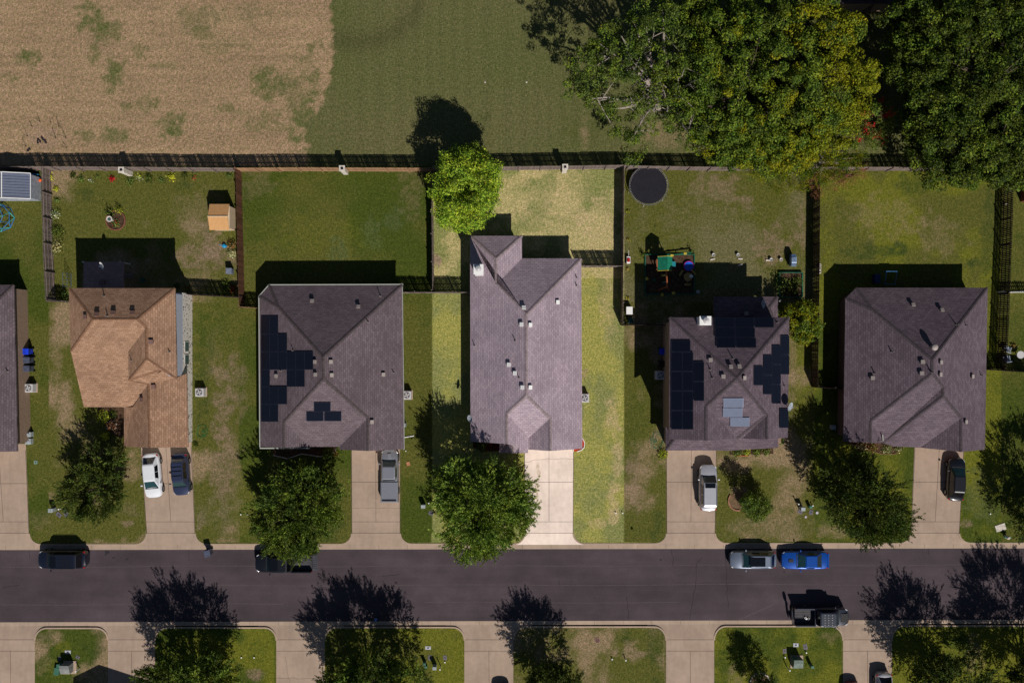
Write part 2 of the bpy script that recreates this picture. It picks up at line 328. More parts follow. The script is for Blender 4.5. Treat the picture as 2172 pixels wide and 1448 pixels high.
BL = [  # x,y,rx,ry,colour,strength
    (470, 850, 24, 90, 'bare', .8), (480, 1000, 30, 90, 'bare', .75), (455, 760, 22, 60, 'tan', .5), (120, 760, 12, 60, 'tan', .8), (140, 860, 10, 50, 'tan', .7),
    (430, 800, 18, 120, 'deep', .5), (445, 700, 40, 60, 'lush', .6), (440, 545, 60, 30, 'bare', .5), (420, 440, 50, 40, 'tan', .3), (450, 500, 30, 40, 'bare', .5),
    (180, 415, 24, 16, 'deep', .5), (390, 398, 18, 12, 'deep', .6), (268, 1110, 16, 8, 'bare', .8), (90, 1100, 26, 22, 'tan', .4), (280, 1080, 22, 14, 'bare', .3),
    (150, 960, 60, 60, 'olive', .4), (425, 1105, 10, 20, 'bare', .7), (460, 1090, 60, 40, 'fg2', .5), (500, 830, 26, 70, 'bare', .45),
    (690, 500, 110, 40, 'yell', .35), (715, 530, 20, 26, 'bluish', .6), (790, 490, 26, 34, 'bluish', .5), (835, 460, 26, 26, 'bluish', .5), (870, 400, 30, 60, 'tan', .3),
    (520, 400, 10, 60, 'deep', .5), (540, 390, 40, 30, 'tan', .25), (880, 800, 14, 200, 'olive', .6), (695, 1100, 40, 60, 'deep', .5), (520, 1060, 30, 80, 'yell', .3),
    (925, 550, 9, 14, 'bare', .9), (1000, 400, 60, 40, 'pgreen', .3), (1180, 420, 90, 60, 'ptan', .35), (1270, 480, 40, 60, 'ptan', .4), (1230, 400, 30, 26, 'pgreen', .6),
    (940, 700, 30, 70, 'pyell', .5), (950, 760, 20, 50, 'pgreen', .5), (1255, 700, 14, 120, 'pyell', .8), (1250, 880, 16, 60, 'pyell', .7), (1290, 650, 20, 70, 'ptan', .4), (1300, 880, 20, 40, 'ptan', .6),
    (1300, 1070, 14, 50, 'ptan', .8), (1310, 980, 12, 40, 'ptan', .7), (1255, 1030, 40, 70, 'pgreen', .7), (1270, 1110, 24, 10, 'ptan', .5), (1240, 800, 8, 14, 'bare', .7),
    (1515, 400, 60, 30, 'bare', .45), (1570, 430, 30, 14, 'bare', .55), (1640, 520, 40, 40, 'bare', .45), (1440, 430, 50, 40, 'olive', .5), (1500, 470, 100, 60, 'fg2', .6), (1700, 490, 12, 60, 'bare', .4),
    (1345, 1030, 20, 60, 'bare', .5), (1350, 1060, 40, 30, 'tan', .5), (1395, 1120, 14, 40, 'deep', .6), (1340, 760, 20, 90, 'olive', .5), (1345, 900, 30, 60, 'lush', .5),
    (1700, 800, 16, 120, 'yell', .7), (1680, 780, 10, 120, 'tan', .5), (1560, 960, 30, 20, 'lush', .6), (1565, 1055, 24, 20, 'bare', .6), (1660, 1120, 120, 24, 'fg2', .5), (1780, 1130, 60, 14, 'tan', .6),
    (1900, 1140, 60, 20, 'lush', .6), (1740, 1060, 30, 40, 'olive', .6), (1880, 460, 80, 50, 'tan', .33), (1990, 500, 60, 40, 'tan', .36), (1850, 535, 60, 20, 'deep', .7), (1910, 530, 20, 16, 'deep', .8), (2065, 555, 14, 12, 'deep', .8),
    (1930, 390, 30, 30, 'deep', .6), (1755, 400, 20, 30, 'olive', .8), (2100, 480, 16, 120, 'deep', .5), (1760, 600, 14, 200, 'yell', .6), (2080, 1050, 40, 60, 'fgreen', .7), (2075, 900, 20, 60, 'yell', .4), (2045, 1110, 14, 10, 'bare', .5),
    (100, 1350, 20, 8, 'bare', .4), (140, 1375, 20, 14, 'yell', .6), (92, 1400, 16, 30, 'tan', .5), (120, 1420, 24, 20, 'yell', .3), (200, 1370, 24, 40, 'deep', .5), (540, 1430, 18, 14, 'bare', .6), (550, 1380, 26, 30, 'lush', .4),
    (945, 1360, 24, 20, 'deep', .4), (935, 1385, 30, 24, 'tan', .4), (1270, 1345, 60, 12, 'fg2', .7), (1290, 1400, 40, 40, 'bare', .35), (1330, 1380, 30, 16, 'bare', .5), (1325, 1350, 16, 14, 'deep', .7), (1390, 1380, 20, 60, 'deep', .55),
    (1335, 1380, 30, 20, 'tan', .5), (1250, 1410, 20, 40, 'yell', .4), (1570, 1350, 40, 16, 'deep', .4), (1560, 1430, 20, 20, 'tan', .5), (1740, 1400, 40, 40, 'yell', .5), (1760, 1350, 20, 12, 'tan', .3),
    (2070, 1390, 20, 40, 'tan', .5), (2020, 1100, 10, 30, 'deep', .4)]
FB = [(198, 40, 36, 32, 'fgreen', 1), (60, 124, 24, 20, 'fgreen', 1), (232, 66, 30, 24, 'fgreen', .7), (243, 160, 26, 34, 'fgreen', .95), (200, 110, 14, 24, 'fgreen', .7), (296, 108, 16, 16, 'fgreen', .6), (365, 265, 34, 28, 'fgreen', 1),
      (570, 180, 34, 34, 'fgreen', .95), (600, 190, 30, 24, 'fg2', .7), (560, 255, 50, 22, 'fgreen', .6), (240, 290, 40, 16, 'fgreen', .8), (180, 288, 24, 14, 'fgreen', .7), (640, 200, 40, 90, 'fgreen', .5), (660, 270, 40, 60, 'fgreen', .9), (420, 40, 60, 24, 'fg2', .7), (430, 70, 30, 14, 'fgreen', .6),
      (310, 220, 30, 18, 'fgreen', .7), (480, 100, 60, 16, 'fg2', .5), (665, 95, 16, 14, 'fgreen', .8), (670, 160, 18, 14, 'fgreen', .8), (480, 230, 24, 8, 'fgreen', .7), (20, 165, 16, 8, 'fgreen', .6), (540, 30, 50, 20, 'fg2', .5), (270, 225, 14, 10, 'fgreen', .8), (350, 140, 30, 10, 'fgreen', .5), (90, 290, 40, 26, 'bare', .5)]
def tint(X, Y):
    """X, Y photo pixel coords on the ground -> linear rgb"""
    c = np.tile(G['olive'], (X.size, 1)); wob = (fbm(X, Y, 26, 5) - .5) * 10
    for (x0, x1, y0, y1, a, b, sh, sc) in LOTS:
        k = (X >= x0) & (X < x1) & (Y >= y0) & (Y < y1)
        if not k.any(): continue
        f = sst(1 - sh - .22, 1 - sh + .22, (fbm(X[k], Y[k], sc, int(x0) + 7, 5) - .5) * 2.0 + .5)[:, None]
        c[k] = G[a] * (1 - f) + G[b] * f
    rough = fbm(X, Y, 14, 3, 4) - .5
    def blobs(lst, cc, X, Y, rg):
        rf2 = vnoise(X / 4.5, Y / 4.5, 91)
        for (x, y, rx, ry, col, s) in lst:
            d = ((X - x) / rx) ** 2 + ((Y - y) / ry) ** 2
            f = (1 - sst(.0, 1.5, d + rg * 4.2)) * s * np.clip(.3 + rf2 * 1.1, 0, 1) * (.62 if x < 530 and y > 640 and col in ('bare', 'tan') else 1)
            cc = cc * (1 - f[:, None]) + G[col] * f[:, None]
        return cc
    pale = (X > 916) & (X < 1322) & (Y > 350) & (Y < 1156)  # brightened centre lot; its extra light sits in the grass tints
    cc = blobs(BL, c.copy(), X, Y, rough)
    keep = blobs([b for b in BL if b[4][0] == 'p' or b[4] == 'bare' and 916 < b[0] < 1322], c.copy(), X, Y, rough)
    outl = blobs([b for b in BL if b[4][0] != 'p' and not 916 < b[0] < 1322], c.copy(), X, Y, rough)
    c = np.where(pale[:, None], keep, outl)
    # field north of the fence
    k = Y < 354
    Xf, Yf, rf = X[k], Y[k], rough[k]
    edge = 702 + (fbm(Xf, Yf, 40, 9) - .5) * 26 + np.clip((Yf - 170), 0, 90) * -.55
    f = sst(-5, 5, edge - Xf + rf * 22)
    st = .5 + .5 * np.sin((Xf + 3 * fbm(Xf, Yf, 300, 2)) / 5.2 + 2 * np.sin(Xf / 37.0)); st = .90 + .15 * st * fbm(Xf, Yf, 120, 4)
    gg = G['fgreen'] * (1 - fbm(Xf, Yf, 140, 12)[:, None]) + G['fg2'] * fbm(Xf, Yf, 140, 12)[:, None]
    gg = gg * (st[:, None] * .9 + .1)
    arc = np.exp(-((np.hypot(Xf - 760, Yf + 60) - 150) / 22) ** 2) * (Xf < 900) * (Xf > 700); gg = gg * (1 - .22 * arc[:, None])
    sr = .88 + .18 * vnoise(Xf / 300, Yf / 8.0, 31)
    ff = G['field'] * (.82 + .28 * fbm(Xf, Yf, 70, 20))[:, None] * sr[:, None]
    ff = ff * (1 - .18 * (vnoise(Xf / 3, Yf / 2.2, 77) > .6)[:, None])
    ff = blobs(FB, ff, Xf, Yf, rf)
    res = gg * (1 - f[:, None]) + ff * f[:, None]
    g2 = blobs([(905, 238, 14, 18, 'fgreen', .0), (1018, 245, 16, 14, 'deep', .45), (1250, 270, 60, 50, 'lush', .35), (1240, 280, 10, 40, 'tan', .6), (1400, 290, 50, 26, 'tan', .6), (1180, 310, 60, 20, 'fgreen', .6), (1440, 250, 40, 20, 'tan', .4)], res, Xf, Yf, rf)
    c[k] = g2
    return c
def add_tint(me, org=(0, 0)):
    n = len(me.vertices); a = np.empty(n * 3, np.float32); me.vertices.foreach_get('co', a); a = a.reshape(-1, 3)
    X = (a[:, 0] + org[0]) * 20 + 1086; Y = 724 - (a[:, 1] + org[1]) * 20
    c = tint(X.astype(np.float64), Y.astype(np.float64))
    at = me.attributes.new('tint', 'FLOAT_COLOR', 'POINT'); at.data.foreach_set('color', np.hstack([c, np.ones((n, 1))]).astype(np.float32).ravel())
def grid(name, px0, px1, py0, py1, step, z=0, inside=None):
    nx = int((px1 - px0) / step) + 1; ny = int((py1 - py0) / step) + 1
    xs = np.linspace(px0, px1, nx); ys = np.linspace(py0, py1, ny); X, Y = np.meshgrid(xs, ys)
    V = np.stack([(X.ravel() - 1086) / 20, (724 - Y.ravel()) / 20, np.full(X.size, z)], 1)
    i = np.arange(nx * ny).reshape(ny, nx); q = np.stack([i[1:, :-1], i[1:, 1:], i[:-1, 1:], i[:-1, :-1]], -1).reshape(-1, 4)
    if inside is not None:
        ok = inside(X.ravel(), Y.ravel()); q = q[ok[q].all(1)]
    me = bpy.data.meshes.new(name); me.vertices.add(len(V)); me.vertices.foreach_set('co', V.astype(np.float32).ravel())
    me.loops.add(q.size); me.loops.foreach_set('vertex_index', q.astype(np.int32).ravel())
    me.polygons.add(len(q)); me.polygons.foreach_set('loop_start', (np.arange(len(q)) * 4).astype(np.int32))
    me.update(calc_edges=True); add_tint(me)
    return struct(link_mesh(name, me, M['grass']))
def sheet(name, pts, z, mat, zs=None, tinted=False):
    mb = MB(); vs = [P(x, y, 0) + Vector((0, 0, z if zs is None else zs[i])) for i, (x, y) in enumerate(pts)]
    mb.add(vs, [tuple(range(len(vs)))]); o = mb.build(name, mat)
    if tinted: add_tint(o.data)
    return struct(o)
# ---------------------------------------------------------------- setting
g = MB(); g.add([(-900, -900, -.4), (900, -900, -.4), (900, 900, -.4), (-900, 900, -.4)], [(0, 1, 2, 3)])
gr = struct(g.build('ground', M['grass'])); add_tint(gr.data)
grid('field', -250, 2420, -200, 354, 3.5, 0.0)
grid('lawn', -250, 2420, 354, 1131, 3.2, 0.0)
ZG, ZA = -.105, -.115
def yN(x): return 1166 - 3.5 * x / 2172
def yS(x): return 1320 - 5.5 * x / 2172
st = struct(MB().add([P(-800, yN(-800)) + Vector((0, 0, ZA)), P(-800, yS(-800)) + Vector((0, 0, ZA)), P(3000, yS(3000)) + Vector((0, 0, ZA)), P(3000, yN(3000)) + Vector((0, 0, ZA))], [(0, 1, 2, 3)]).build('road', M['asphalt']))
# gutters
sheet('north_gutter', [(-800, yN(-800) - 9), (3000, yN(3000) - 9), (3000, yN(3000) + .3), (-800, yN(-800) + .3)], ZG, M['curb'])
sheet('south_gutter', [(-800, yS(-800) - .3), (3000, yS(3000) - .3), (3000, yS(3000) + 8), (-800, yS(-800) + 8)], ZG, M['curb'])
ND = [(-60, -48, 55, 62), (298, 311, 406, 414), (745, 746, 849, 849), (1112, 1113, 1217, 1216), (1413, 1414, 1520, 1517), (1940, 1932, 2045, 2035)]  # top-left, bottom-left, top-right, bottom-right
NT = [955, 947, 950, 948, 952, 948]
SD = [(-30, 74), (229, 329), (586, 689), (985, 1089), (1413, 1515), (1788, 1892)]
def arc(cx, cy, r, a0, a1, n=8): return [(cx + r * math.cos(R(a0 + (a1 - a0) * k / n)), cy + r * math.sin(R(a0 + (a1 - a0) * k / n))) for k in range(n + 1)]
def curb(path, name):        # path in px; a 0.15 m concrete kerb following it
    pts = [P(x, y) for x, y in path]; mb = MB(); n = len(pts); off = []
    for i in range(n):
        d = (pts[min(i + 1, n - 1)] - pts[max(i - 1, 0)]).normalized(); off.append(Vector((d.y, -d.x, 0)) * .075)
    vs = []
    for p, o in zip(pts, off): vs += [p - o + Vector((0, 0, -.13)), p - o + Vector((0, 0, .018)), p + o + Vector((0, 0, .018)), p + o + Vector((0, 0, -.13))]
    fs = [(4 * i + k, 4 * i + k + 1, 4 * i + k + 5, 4 * i + k + 4) for i in range(n - 1) for k in range(3)]
    mb.add(vs, fs); return struct(mb.build(name, M['curb']))
def inpoly(poly):
    def f(X, Y):
        r = np.zeros(X.shape, bool); n = len(poly)
        for i in range(n):
            (x1, y1), (x2, y2) = poly[i], poly[(i + 1) % n]
            if y1 == y2: continue
            c = ((y1 > Y) != (y2 > Y)) & (X < (x2 - x1) * (Y - y1) / (y2 - y1) + x1); r ^= c
        return r
    return f
RR = 25
for i in range(len(ND) + 1):
    xl = ND[i - 1][3] if i > 0 else -800; xr = ND[i][1] if i < len(ND) else 3000
    yb = yN((max(xl, 0) + min(xr, 2172)) / 2) - 11
    if i > 0: La = [(xl, 1131)] + [(xl + RR * (1 - math.cos(R(t))), 1131 + (yb - 1131) * math.sin(R(t))) for t in range(10, 91, 10)]
    else: La = [(xl, 1131), (xl, yb)]
    if i < len(ND): Ra = [(xr - RR * (1 - math.cos(R(t))), 1131 + (yb - 1131) * math.sin(R(t))) for t in range(90, 9, -10)] + [(xr, 1131)]
    else: Ra = [(xr, yb), (xr, 1131)]
    poly = La + Ra
    sheet('lawn_verge', poly, -.004, M['grass'], tinted=True)
    grid('lawn_verge', xl, xr, 1131, yb, 4, 0.0, inpoly([(x, y) for x, y in poly]))
    curb(poly[::-1], 'north_curb')
for i in range(len(SD) + 1):
    xl = SD[i - 1][1] if i > 0 else -800; xr = SD[i][0] if i < len(SD) else 3000
    yt = yS((max(xl, 0) + min(xr, 2172)) / 2) + 12
    if i > 0: La = [(xl, 1900), (xl, 1357)] + [(xl + RR * (1 - math.cos(R(t))), 1357 - (1357 - yt) * math.sin(R(t))) for t in range(10, 91, 10)]
    else: La = [(xl, 1900), (xl, yt)]
    if i < len(SD): Ra = [(xr - RR * (1 - math.cos(R(t))), 1357 - (1357 - yt) * math.sin(R(t))) for t in range(90, 9, -10)] + [(xr, 1357), (xr, 1900)]
    else: Ra = [(xr, yt), (xr, 1900)]
    poly = La + Ra
    sheet('lawn_verge', poly, .008, M['grass'], tinted=True)
    grid('lawn_verge', xl, xr, yt, 1560, 4, 0.013, inpoly(poly))
    curb(poly[1:-1], 'south_curb')
def driveway(name, quads, joints, mat, z=.012):
    mb = MB()
    for q, zz in quads: mb.add([P(x, y) + Vector((0, 0, zz[i])) for i, (x, y) in enumerate(q)], [(0, 1, 2, 3)])
    mb.mi = 1
    for (x0, y0, x1, y1, w) in joints:
        a, b = P(x0, y0), P(x1, y1); d = (b - a).normalized(); o = Vector((d.y, -d.x, 0)) * w / 2; zz = Vector((0, 0, z + .004))
        mb.add([a - o + zz, a + o + zz, b + o + zz, b - o + zz], [(0, 1, 2, 3)])
    return struct(mb.build(name, [mat, M['joint']]))
def crackpts(x0, y0, x1, y1, n, amp, w, rr):
    pts = [(x0 + (x1 - x0) * k / n + rr.uniform(-amp, amp), y0 + (y1 - y0) * k / n + rr.uniform(-amp, amp)) for k in range(n + 1)]
    return [(*pts[k], *pts[k + 1], w) for k in range(n)]
rc = random.Random(3)
for i, (a, b, c, d) in enumerate(ND):
    t = NT[i]; mat = M['concrete_brightened'] if i == 3 else M['concrete']; mx = (a + c) / 2; mx2 = (b + d) / 2
    jy = 1022 if i not in (0, 1) else 1025
    def xa(y): return a + (b - a) * (y - t) / (1131 - t)
    def xc(y): return c + (d - c) * (y - t) / (1131 - t)
    J = [(xa(jy), jy, xc(jy), jy, .035), (xa(1106), 1106, xc(1106), 1106, .03), (b, 1130, d, 1130, .035), (mx, t, mx2, 1106, .035), (a + .6, t, b + .6, 1131, .05), (c - .6, t, d - .6, 1131, .05)]
    if i == 2: J += crackpts(b, 1077, d, 1077, 9, 1, .015, rc)
    if i == 3: J += crackpts(a, 981, mx, 970, 5, 2, .02, rc) + crackpts(mx, 972, c, 974, 4, 1.5, .02, rc) + crackpts(1116, 985, 1120, 991, 2, 1, .02, rc)
    Q = [([(a, t - 14), (b, 1131), (d, 1131), (c, t - 14)], (.012,) * 4)]
    driveway('driveway', Q, J, mat)
    yb = yN(mx) - 9
    sheet('driveway_apron', [(b - 40, yb), (d + 40, yb), (d + 40, 1131), (b - 40, 1131)], 0, mat if i != 3 else M['concrete_brightened'], [-.105, -.105, -.005, -.005])
for i, (a, b) in enumerate(SD):
    m = (a + b) / 2; yt = yS(m) + 8
    J = [(a, 1380, b, 1380, .035), (m, 1380, m + 2, 1700, .035), (a, 1356, b, 1356, .035)]
    if i == 2: J = J[:1] + J[2:] + crackpts(a, 1436, b, 1440, 9, 1.5, .02, rc) + crackpts(a + 20, 1390, a + 34, 1500, 6, 2, .02, rc)
    driveway('driveway', [([(a - 6, 1356), (a - 6, 1900), (b + 6, 1900), (b + 6, 1356)], (0.0,) * 4)], J, M['concrete'], z=0.0)
    sheet('driveway_apron', [(a - 40, 1356), (b + 40, 1356), (b + 40, yt), (a - 40, yt)], 0, M['concrete'], [0, 0, -.105, -.105])
mb = MB()
for (x, y, rx, ry) in ((1141, 990, 3.2, 8), (1143, 1004, 3.6, 8), (1140, 1030, 3, 10), (1139, 1050, 3, 12)):
    c0 = P(x, y); mb.add([c0 + Vector((rx / 20 * (1 + .25 * rc.uniform(-1, 1)) * math.cos(2 * math.pi * k / 14), ry / 20 * (1 + .15 * rc.uniform(-1, 1)) * math.sin(2 * math.pi * k / 14), .018)) for k in range(14)], [tuple(range(14))])
struct(mb.build('driveway_stains', plain('drive_stain', (206, 187, 168), .9)))
# gutter joints, tar cracks and stains of the road
mb = MB()
def strip(mb, pts, w, z):
    for k in range(len(pts) - 1):
        a, b = P(*pts[k]), P(*pts[k + 1]); d = (b - a).normalized(); o = Vector((d.y, -d.x, 0)) * w / 2; zz = Vector((0, 0, z))
        mb.add([a - o + zz, a + o + zz, b + o + zz, b - o + zz], [(0, 1, 2, 3)])
for x in range(-20, 2200, 61):
    strip(mb, [(x + 30, yN(x) - 9), (x + 30, yN(x) - .5)], .02, ZG + .004); strip(mb, [(x, yS(x) + .5), (x, yS(x) + 8)], .02, ZG + .004)
struct(mb.build('gutter_joints', M['joint']))
mb = MB()
def wig(x0, y0, x1, y1, n=10, amp=2.5):
    return [(x0 + (x1 - x0) * k / n + rc.uniform(-amp, amp), y0 + (y1 - y0) * k / n + rc.uniform(-amp, amp) * .5) for k in range(n + 1)]
for a in ((1480, 1187, 1472, 1260, 8, 2), (1472, 1260, 1463, 1317, 7, 1.5), (1482, 1192, 1490, 1180, 3, .6), (1425, 1165, 1430, 1202, 5, 2), (1540, 1172, 1545, 1290, 11, 2), (5, 1245, 40, 1241, 6, 1), (808, 1222, 846, 1218, 6, 2), (1330, 1265, 1335, 1318, 6, 1.2),
          (399, 1165, 400, 1190, 4, .8), (61, 1167, 62, 1184, 3, .6), (1970, 1163, 1971, 1176, 3, .6), (1185, 1230, 1187, 1242, 3, .5)):
    strip(mb, wig(*a), .035, ZA + .004)
struct(mb.build('road_cracks', M['crack']))
mb = MB()
for (x, y, r) in ((226, 1171, 5), (223, 1176, 3), (240, 1183, 3), (268, 1186, 3.2), (1402, 1187, 2.2), (1440, 1221, 1.3), (1237, 1195, 1), (1217, 1210, .9), (1261, 1268, 1.4), (1272, 1294, 1.6), (1203, 1179, 1), (58, 1246, .8), (1664, 1213, 3), (1673, 1221, 1.6), (1455, 1238, 1), (150, 1300, 1)):
    c = P(x, y); n = 10
    mb.add([c + Vector((r / 20 * (1 + .3 * rc.uniform(-1, 1)) * math.cos(2 * math.pi * k / n), r / 26 * (1 + .3 * rc.uniform(-1, 1)) * math.sin(2 * math.pi * k / n), ZA + .006)) for k in range(n)], [tuple(range(n))])
struct(mb.build('road_stains', M['tar']))
mb = MB()
for (y, x0, x1) in ((1243, 380, 1900), (1202, 0, 2172), (1282, 0, 620), (1280, 900, 1500)): strip(mb, [(x, y + 1.2 * math.sin(x / 90.0) - x * .002) for x in range(x0, x1, 60)], .045, ZA + .003)
for (x0, y0, x1, y1) in ((1565, 1316, 1650, 1278),): strip(mb, [(x0, y0), (x1, y1)], .07, ZA + .003)
struct(mb.build('road_seams', M['oldtar']))

# ---------------------------------------------------------------- houses
def onEW(px, py, epx, he=2.7, p=.5):
    Xe = (epx - 1086) / 20 * (1 - he / H_CAM); h = he
    for _ in range(30): h = he + p * abs((px - 1086) / 20 * (1 - h / H_CAM) - Xe)
    return (px, py, h)
ROOFS = {}
def roof(name_key, parent, org, V, F, mat, cap, thick=.16, capw=.16, pname='roof'):
    """V: name->(px,py,h); F: lists of names"""
    W3 = {k: P(*v) for k, v in V.items()}
    names = list(V); idx = {k: i for i, k in enumerate(names)}
    bm = bmesh.new(); vs = [bm.verts.new(W3[k] - Vector(org)) for k in names]
    for f in F: bm.faces.new([vs[idx[k]] for k in f])
    bmesh.ops.triangulate(bm, faces=[f for f in bm.faces if len(f.verts) > 3])
    for f in bm.faces:
        f.normal_update()
        if f.normal.z < 0: f.normal_flip()
    tris = []
    for f in bm.faces: tris.append([v.co + Vector(org) for v in f.verts])
    ROOFS.setdefault(name_key, []).extend(tris)
    bm.edges.ensure_lookup_table(); caps = MB(org)
    for e in bm.edges:
        if len(e.link_faces) == 2:
            n1, n2 = e.link_faces[0].normal, e.link_faces[1].normal
            if n1.angle(n2) > R(14):
                m1 = e.link_faces[0].calc_center_median(); s = (m1 - e.verts[0].co).dot(n2)
                a, b = e.verts[0].co + Vector(org), e.verts[1].co + Vector(org)
                if s < 0 and (a - b).length > .3:       # convex: ridge or hip
                    d = (b - a).normalized()
                    for fc in e.link_faces:
                        q = d.cross(fc.normal); mid = fc.calc_center_median() + Vector(org)
                        if (mid - a).dot(q) < 0: q = -q
                        up = Vector((0, 0, .03)); nn = fc.normal * .022
                        caps.add([a + up, b + up, b + q * capw + nn, a + q * capw + nn], [(0, 1, 2, 3)])
    # thickness
    bnd = [e for e in bm.edges if len(e.link_faces) == 1]; mp = {}
    nf = list(bm.faces)
    for v in list(bm.verts):
        mp[v] = bm.verts.new(v.co - Vector((0, 0, thick)))
    for f in nf: bm.faces.new([mp[v] for v in reversed(f.verts)])
    for e in bnd:
        a, b = e.verts
        try: bm.faces.new([a, b, mp[b], mp[a]])
        except ValueError: pass
    for v in [v for v in bm.verts if not v.link_faces]: bm.verts.remove(v)
    bmesh.ops.recalc_face_normals(bm, faces=bm.faces)
    me = bpy.data.meshes.new(pname); bm.to_mesh(me); bm.free(); o = link_mesh(pname, me, mat, parent)
    if caps.v: caps.build('ridge_cap', cap, o)
    return o
def roofz(key, px, py):
    h = 3.0; starts = [5.9, 5.0, 6.8]
    for _ in range(20):
        q = P(px, py, h); best = None
        for (a, b, c) in ROOFS[key]:
            d = (b.y - c.y) * (a.x - c.x) + (c.x - b.x) * (a.y - c.y)
            if abs(d) < 1e-9: continue
            l1 = ((b.y - c.y) * (q.x - c.x) + (c.x - b.x) * (q.y - c.y)) / d; l2 = ((c.y - a.y) * (q.x - c.x) + (a.x - c.x) * (q.y - c.y)) / d; l3 = 1 - l1 - l2
            if min(l1, l2, l3) > -.02:
                z = l1 * a.z + l2 * b.z + l3 * c.z
                if best is None or z > best[0]: best = (z, (b - a).cross(c - a).normalized())
        if best is None:
            if not starts: break
            h = starts.pop(0); continue
        if abs(best[0] - h) < .004: h = best[0]; break
        h = best[0]
    nr = best[1] if best else Vector((0, 0, 1))
    if nr.z < 0: nr = -nr
    return h, nr
def inset(poly, d):
    n = len(poly); a = sum(poly[i].x * poly[(i + 1) % n].y - poly[(i + 1) % n].x * poly[i].y for i in range(n)); sg = 1 if a > 0 else -1
    out = []
    for i in range(n):
        p0, p1, p2 = poly[i - 1], poly[i], poly[(i + 1) % n]
        e1 = (p1 - p0).normalized(); e2 = (p2 - p1).normalized(); n1 = Vector((-e1.y, e1.x)) * sg; n2 = Vector((-e2.y, e2.x)) * sg
        m = n1 + n2; k = d * 2 / max(m.dot(m), .5); out.append(p1 + m * k)
    return out
def walls(parent, org, eave, he, mat, inst=.45, name='wall', z0=0):
    pl = inset([P(x, y, he).xy for x, y in eave], inst)
    mb = MB(org); mb.prism([tuple(p) for p in pl], z0, he - .17); return mb.build(name, mat, parent), pl
def gable(parent, org, pts, mat):
    w = [P(*p) for p in pts]; c = P(1086, 724); mb = MB(org)
    w = [v + Vector((0, (.35 if v.y < 0 else -.35), -.2)) for v in w]
    back = [v + Vector((0, .1, 0)) for v in w]; n = len(w)
    mb.add(w + back, [tuple(range(n)), tuple(range(2 * n - 1, n - 1, -1))] + [(i, (i + 1) % n, n + (i + 1) % n, n + i) for i in range(n)])
    return mb.build('gable', mat, parent)
def box_vent(key, parent, org, px, py, s=.37, mat=None):
    h, nr = roofz(key, px, py); c = P(px, py, h) ; mb = MB(org)
    mb.box(c + Vector((0, 0, .09)), (s * .8, s * .8, .28)); o = mb.build('roof_vent', mat or M['vent'], parent)
    m2 = MB(org); t = Vector((0, 0, 1)).rotation_difference(nr).to_matrix(); m2.box(c + Vector((0, 0, .26)), (s, s * 1.05, .06), 0, t); m2.build('vent_hood', mat or M['vent'], o, bevel=.01)
    return o
def pipe(key, parent, org, px, py, hh=.5):
    h, nr = roofz(key, px, py); c = P(px, py, h); mb = MB(org)
    mb.tube([c, c + Vector((0, 0, hh))], .045, 8); mb.lathe(c, [(.1, .02), (.07, .08), (.05, .14)], 10)
    return mb.build('vent_pipe', M['pipe'], parent)
def turbine(key, parent, org, px, py):
    h, nr = roofz(key, px, py); c = P(px, py, h); mb = MB(org)
    mb.lathe(c, [(.2, -.05), (.2, .35), (.3, .4), (.34, .52), (.26, .62), (0.01, .66)], 18); return mb.build('roof_vent', M['vent'], parent, smooth=True)
def panel(key, parent, org, x0, y0, x1, y1, mat=None):
    cs = []
    for (x, y) in ((x0, y0), (x1, y0), (x1, y1), (x0, y1)):
        h, nr = roofz(key, x, y); cs.append(P(x, y, h))
    hc, nr = roofz(key, (x0 + x1) / 2, (y0 + y1) / 2)
    pc = P((x0 + x1) / 2, (y0 + y1) / 2, hc)
    cs = [c - nr * (c - pc).dot(nr) for c in cs]; ctr = sum(cs, Vector()) / 4
    cs = [ctr + (c - ctr) * .985 for c in cs]
    mb = MB(org); lo = [c + nr * .09 for c in cs]; hi = [c + nr * .13 for c in cs]
    mb.add(lo + hi, [(3, 2, 1, 0), (4, 5, 6, 7), (0, 1, 5, 4), (1, 2, 6, 5), (2, 3, 7, 6), (3, 0, 4, 7)])
    o = mb.build('solar_panel', M['panel_edge'], parent)
    m2 = MB(org); inn = [ctr + (c - ctr) * .955 + nr * .134 for c in cs]; m2.add(inn, [(0, 1, 2, 3)]); m2.build('solar_cells', mat or M['panel'], o)
def dish(key, parent, org, px, py, az=30, s=.42, hh=.6, mat=None):
    h, nr = roofz(key, px, py) if key else (2.4, Vector((0, 0, 1))); c = P(px, py, h); mb = MB(org)
    mb.tube([c, c + Vector((0, 0, hh))], .03, 6)
    a = R(az); d = Vector((math.cos(a) * .75, math.sin(a) * .75, .62)).normalized(); q = Vector((0, 0, 1)).rotation_difference(d).to_matrix()
    o = mb.build('satellite_dish', M['pipe'], parent)
    m2 = MB(org); cc = c + Vector((0, 0, hh)) + d * .05; n = 18; vs = []; fs = []
    for j, (r, z) in enumerate([(0.01, 0), (s * .5, .03), (s * .85, .08), (s, .12)]): vs += [cc + q @ Vector((r * math.cos(2 * math.pi * k / n), r * .9 * math.sin(2 * math.pi * k / n), z)) for k in range(n)]
    for j in range(3): fs += [(j * n + k, j * n + (k + 1) % n, (j + 1) * n + (k + 1) % n, (j + 1) * n + k) for k in range(n)]
    m2.add(vs, fs); m2.tube([cc, cc + d * .35 + Vector((0, 0, -.1))], .02, 5); m2.box(cc + d * .38 + Vector((0, 0, -.1)), (.1, .1, .08)); ob = m2.build('dish_bowl', mat or M['dish'], o, smooth=False)
    s_ = ob.modifiers.new('s', 'SOLIDIFY'); s_.thickness = .015
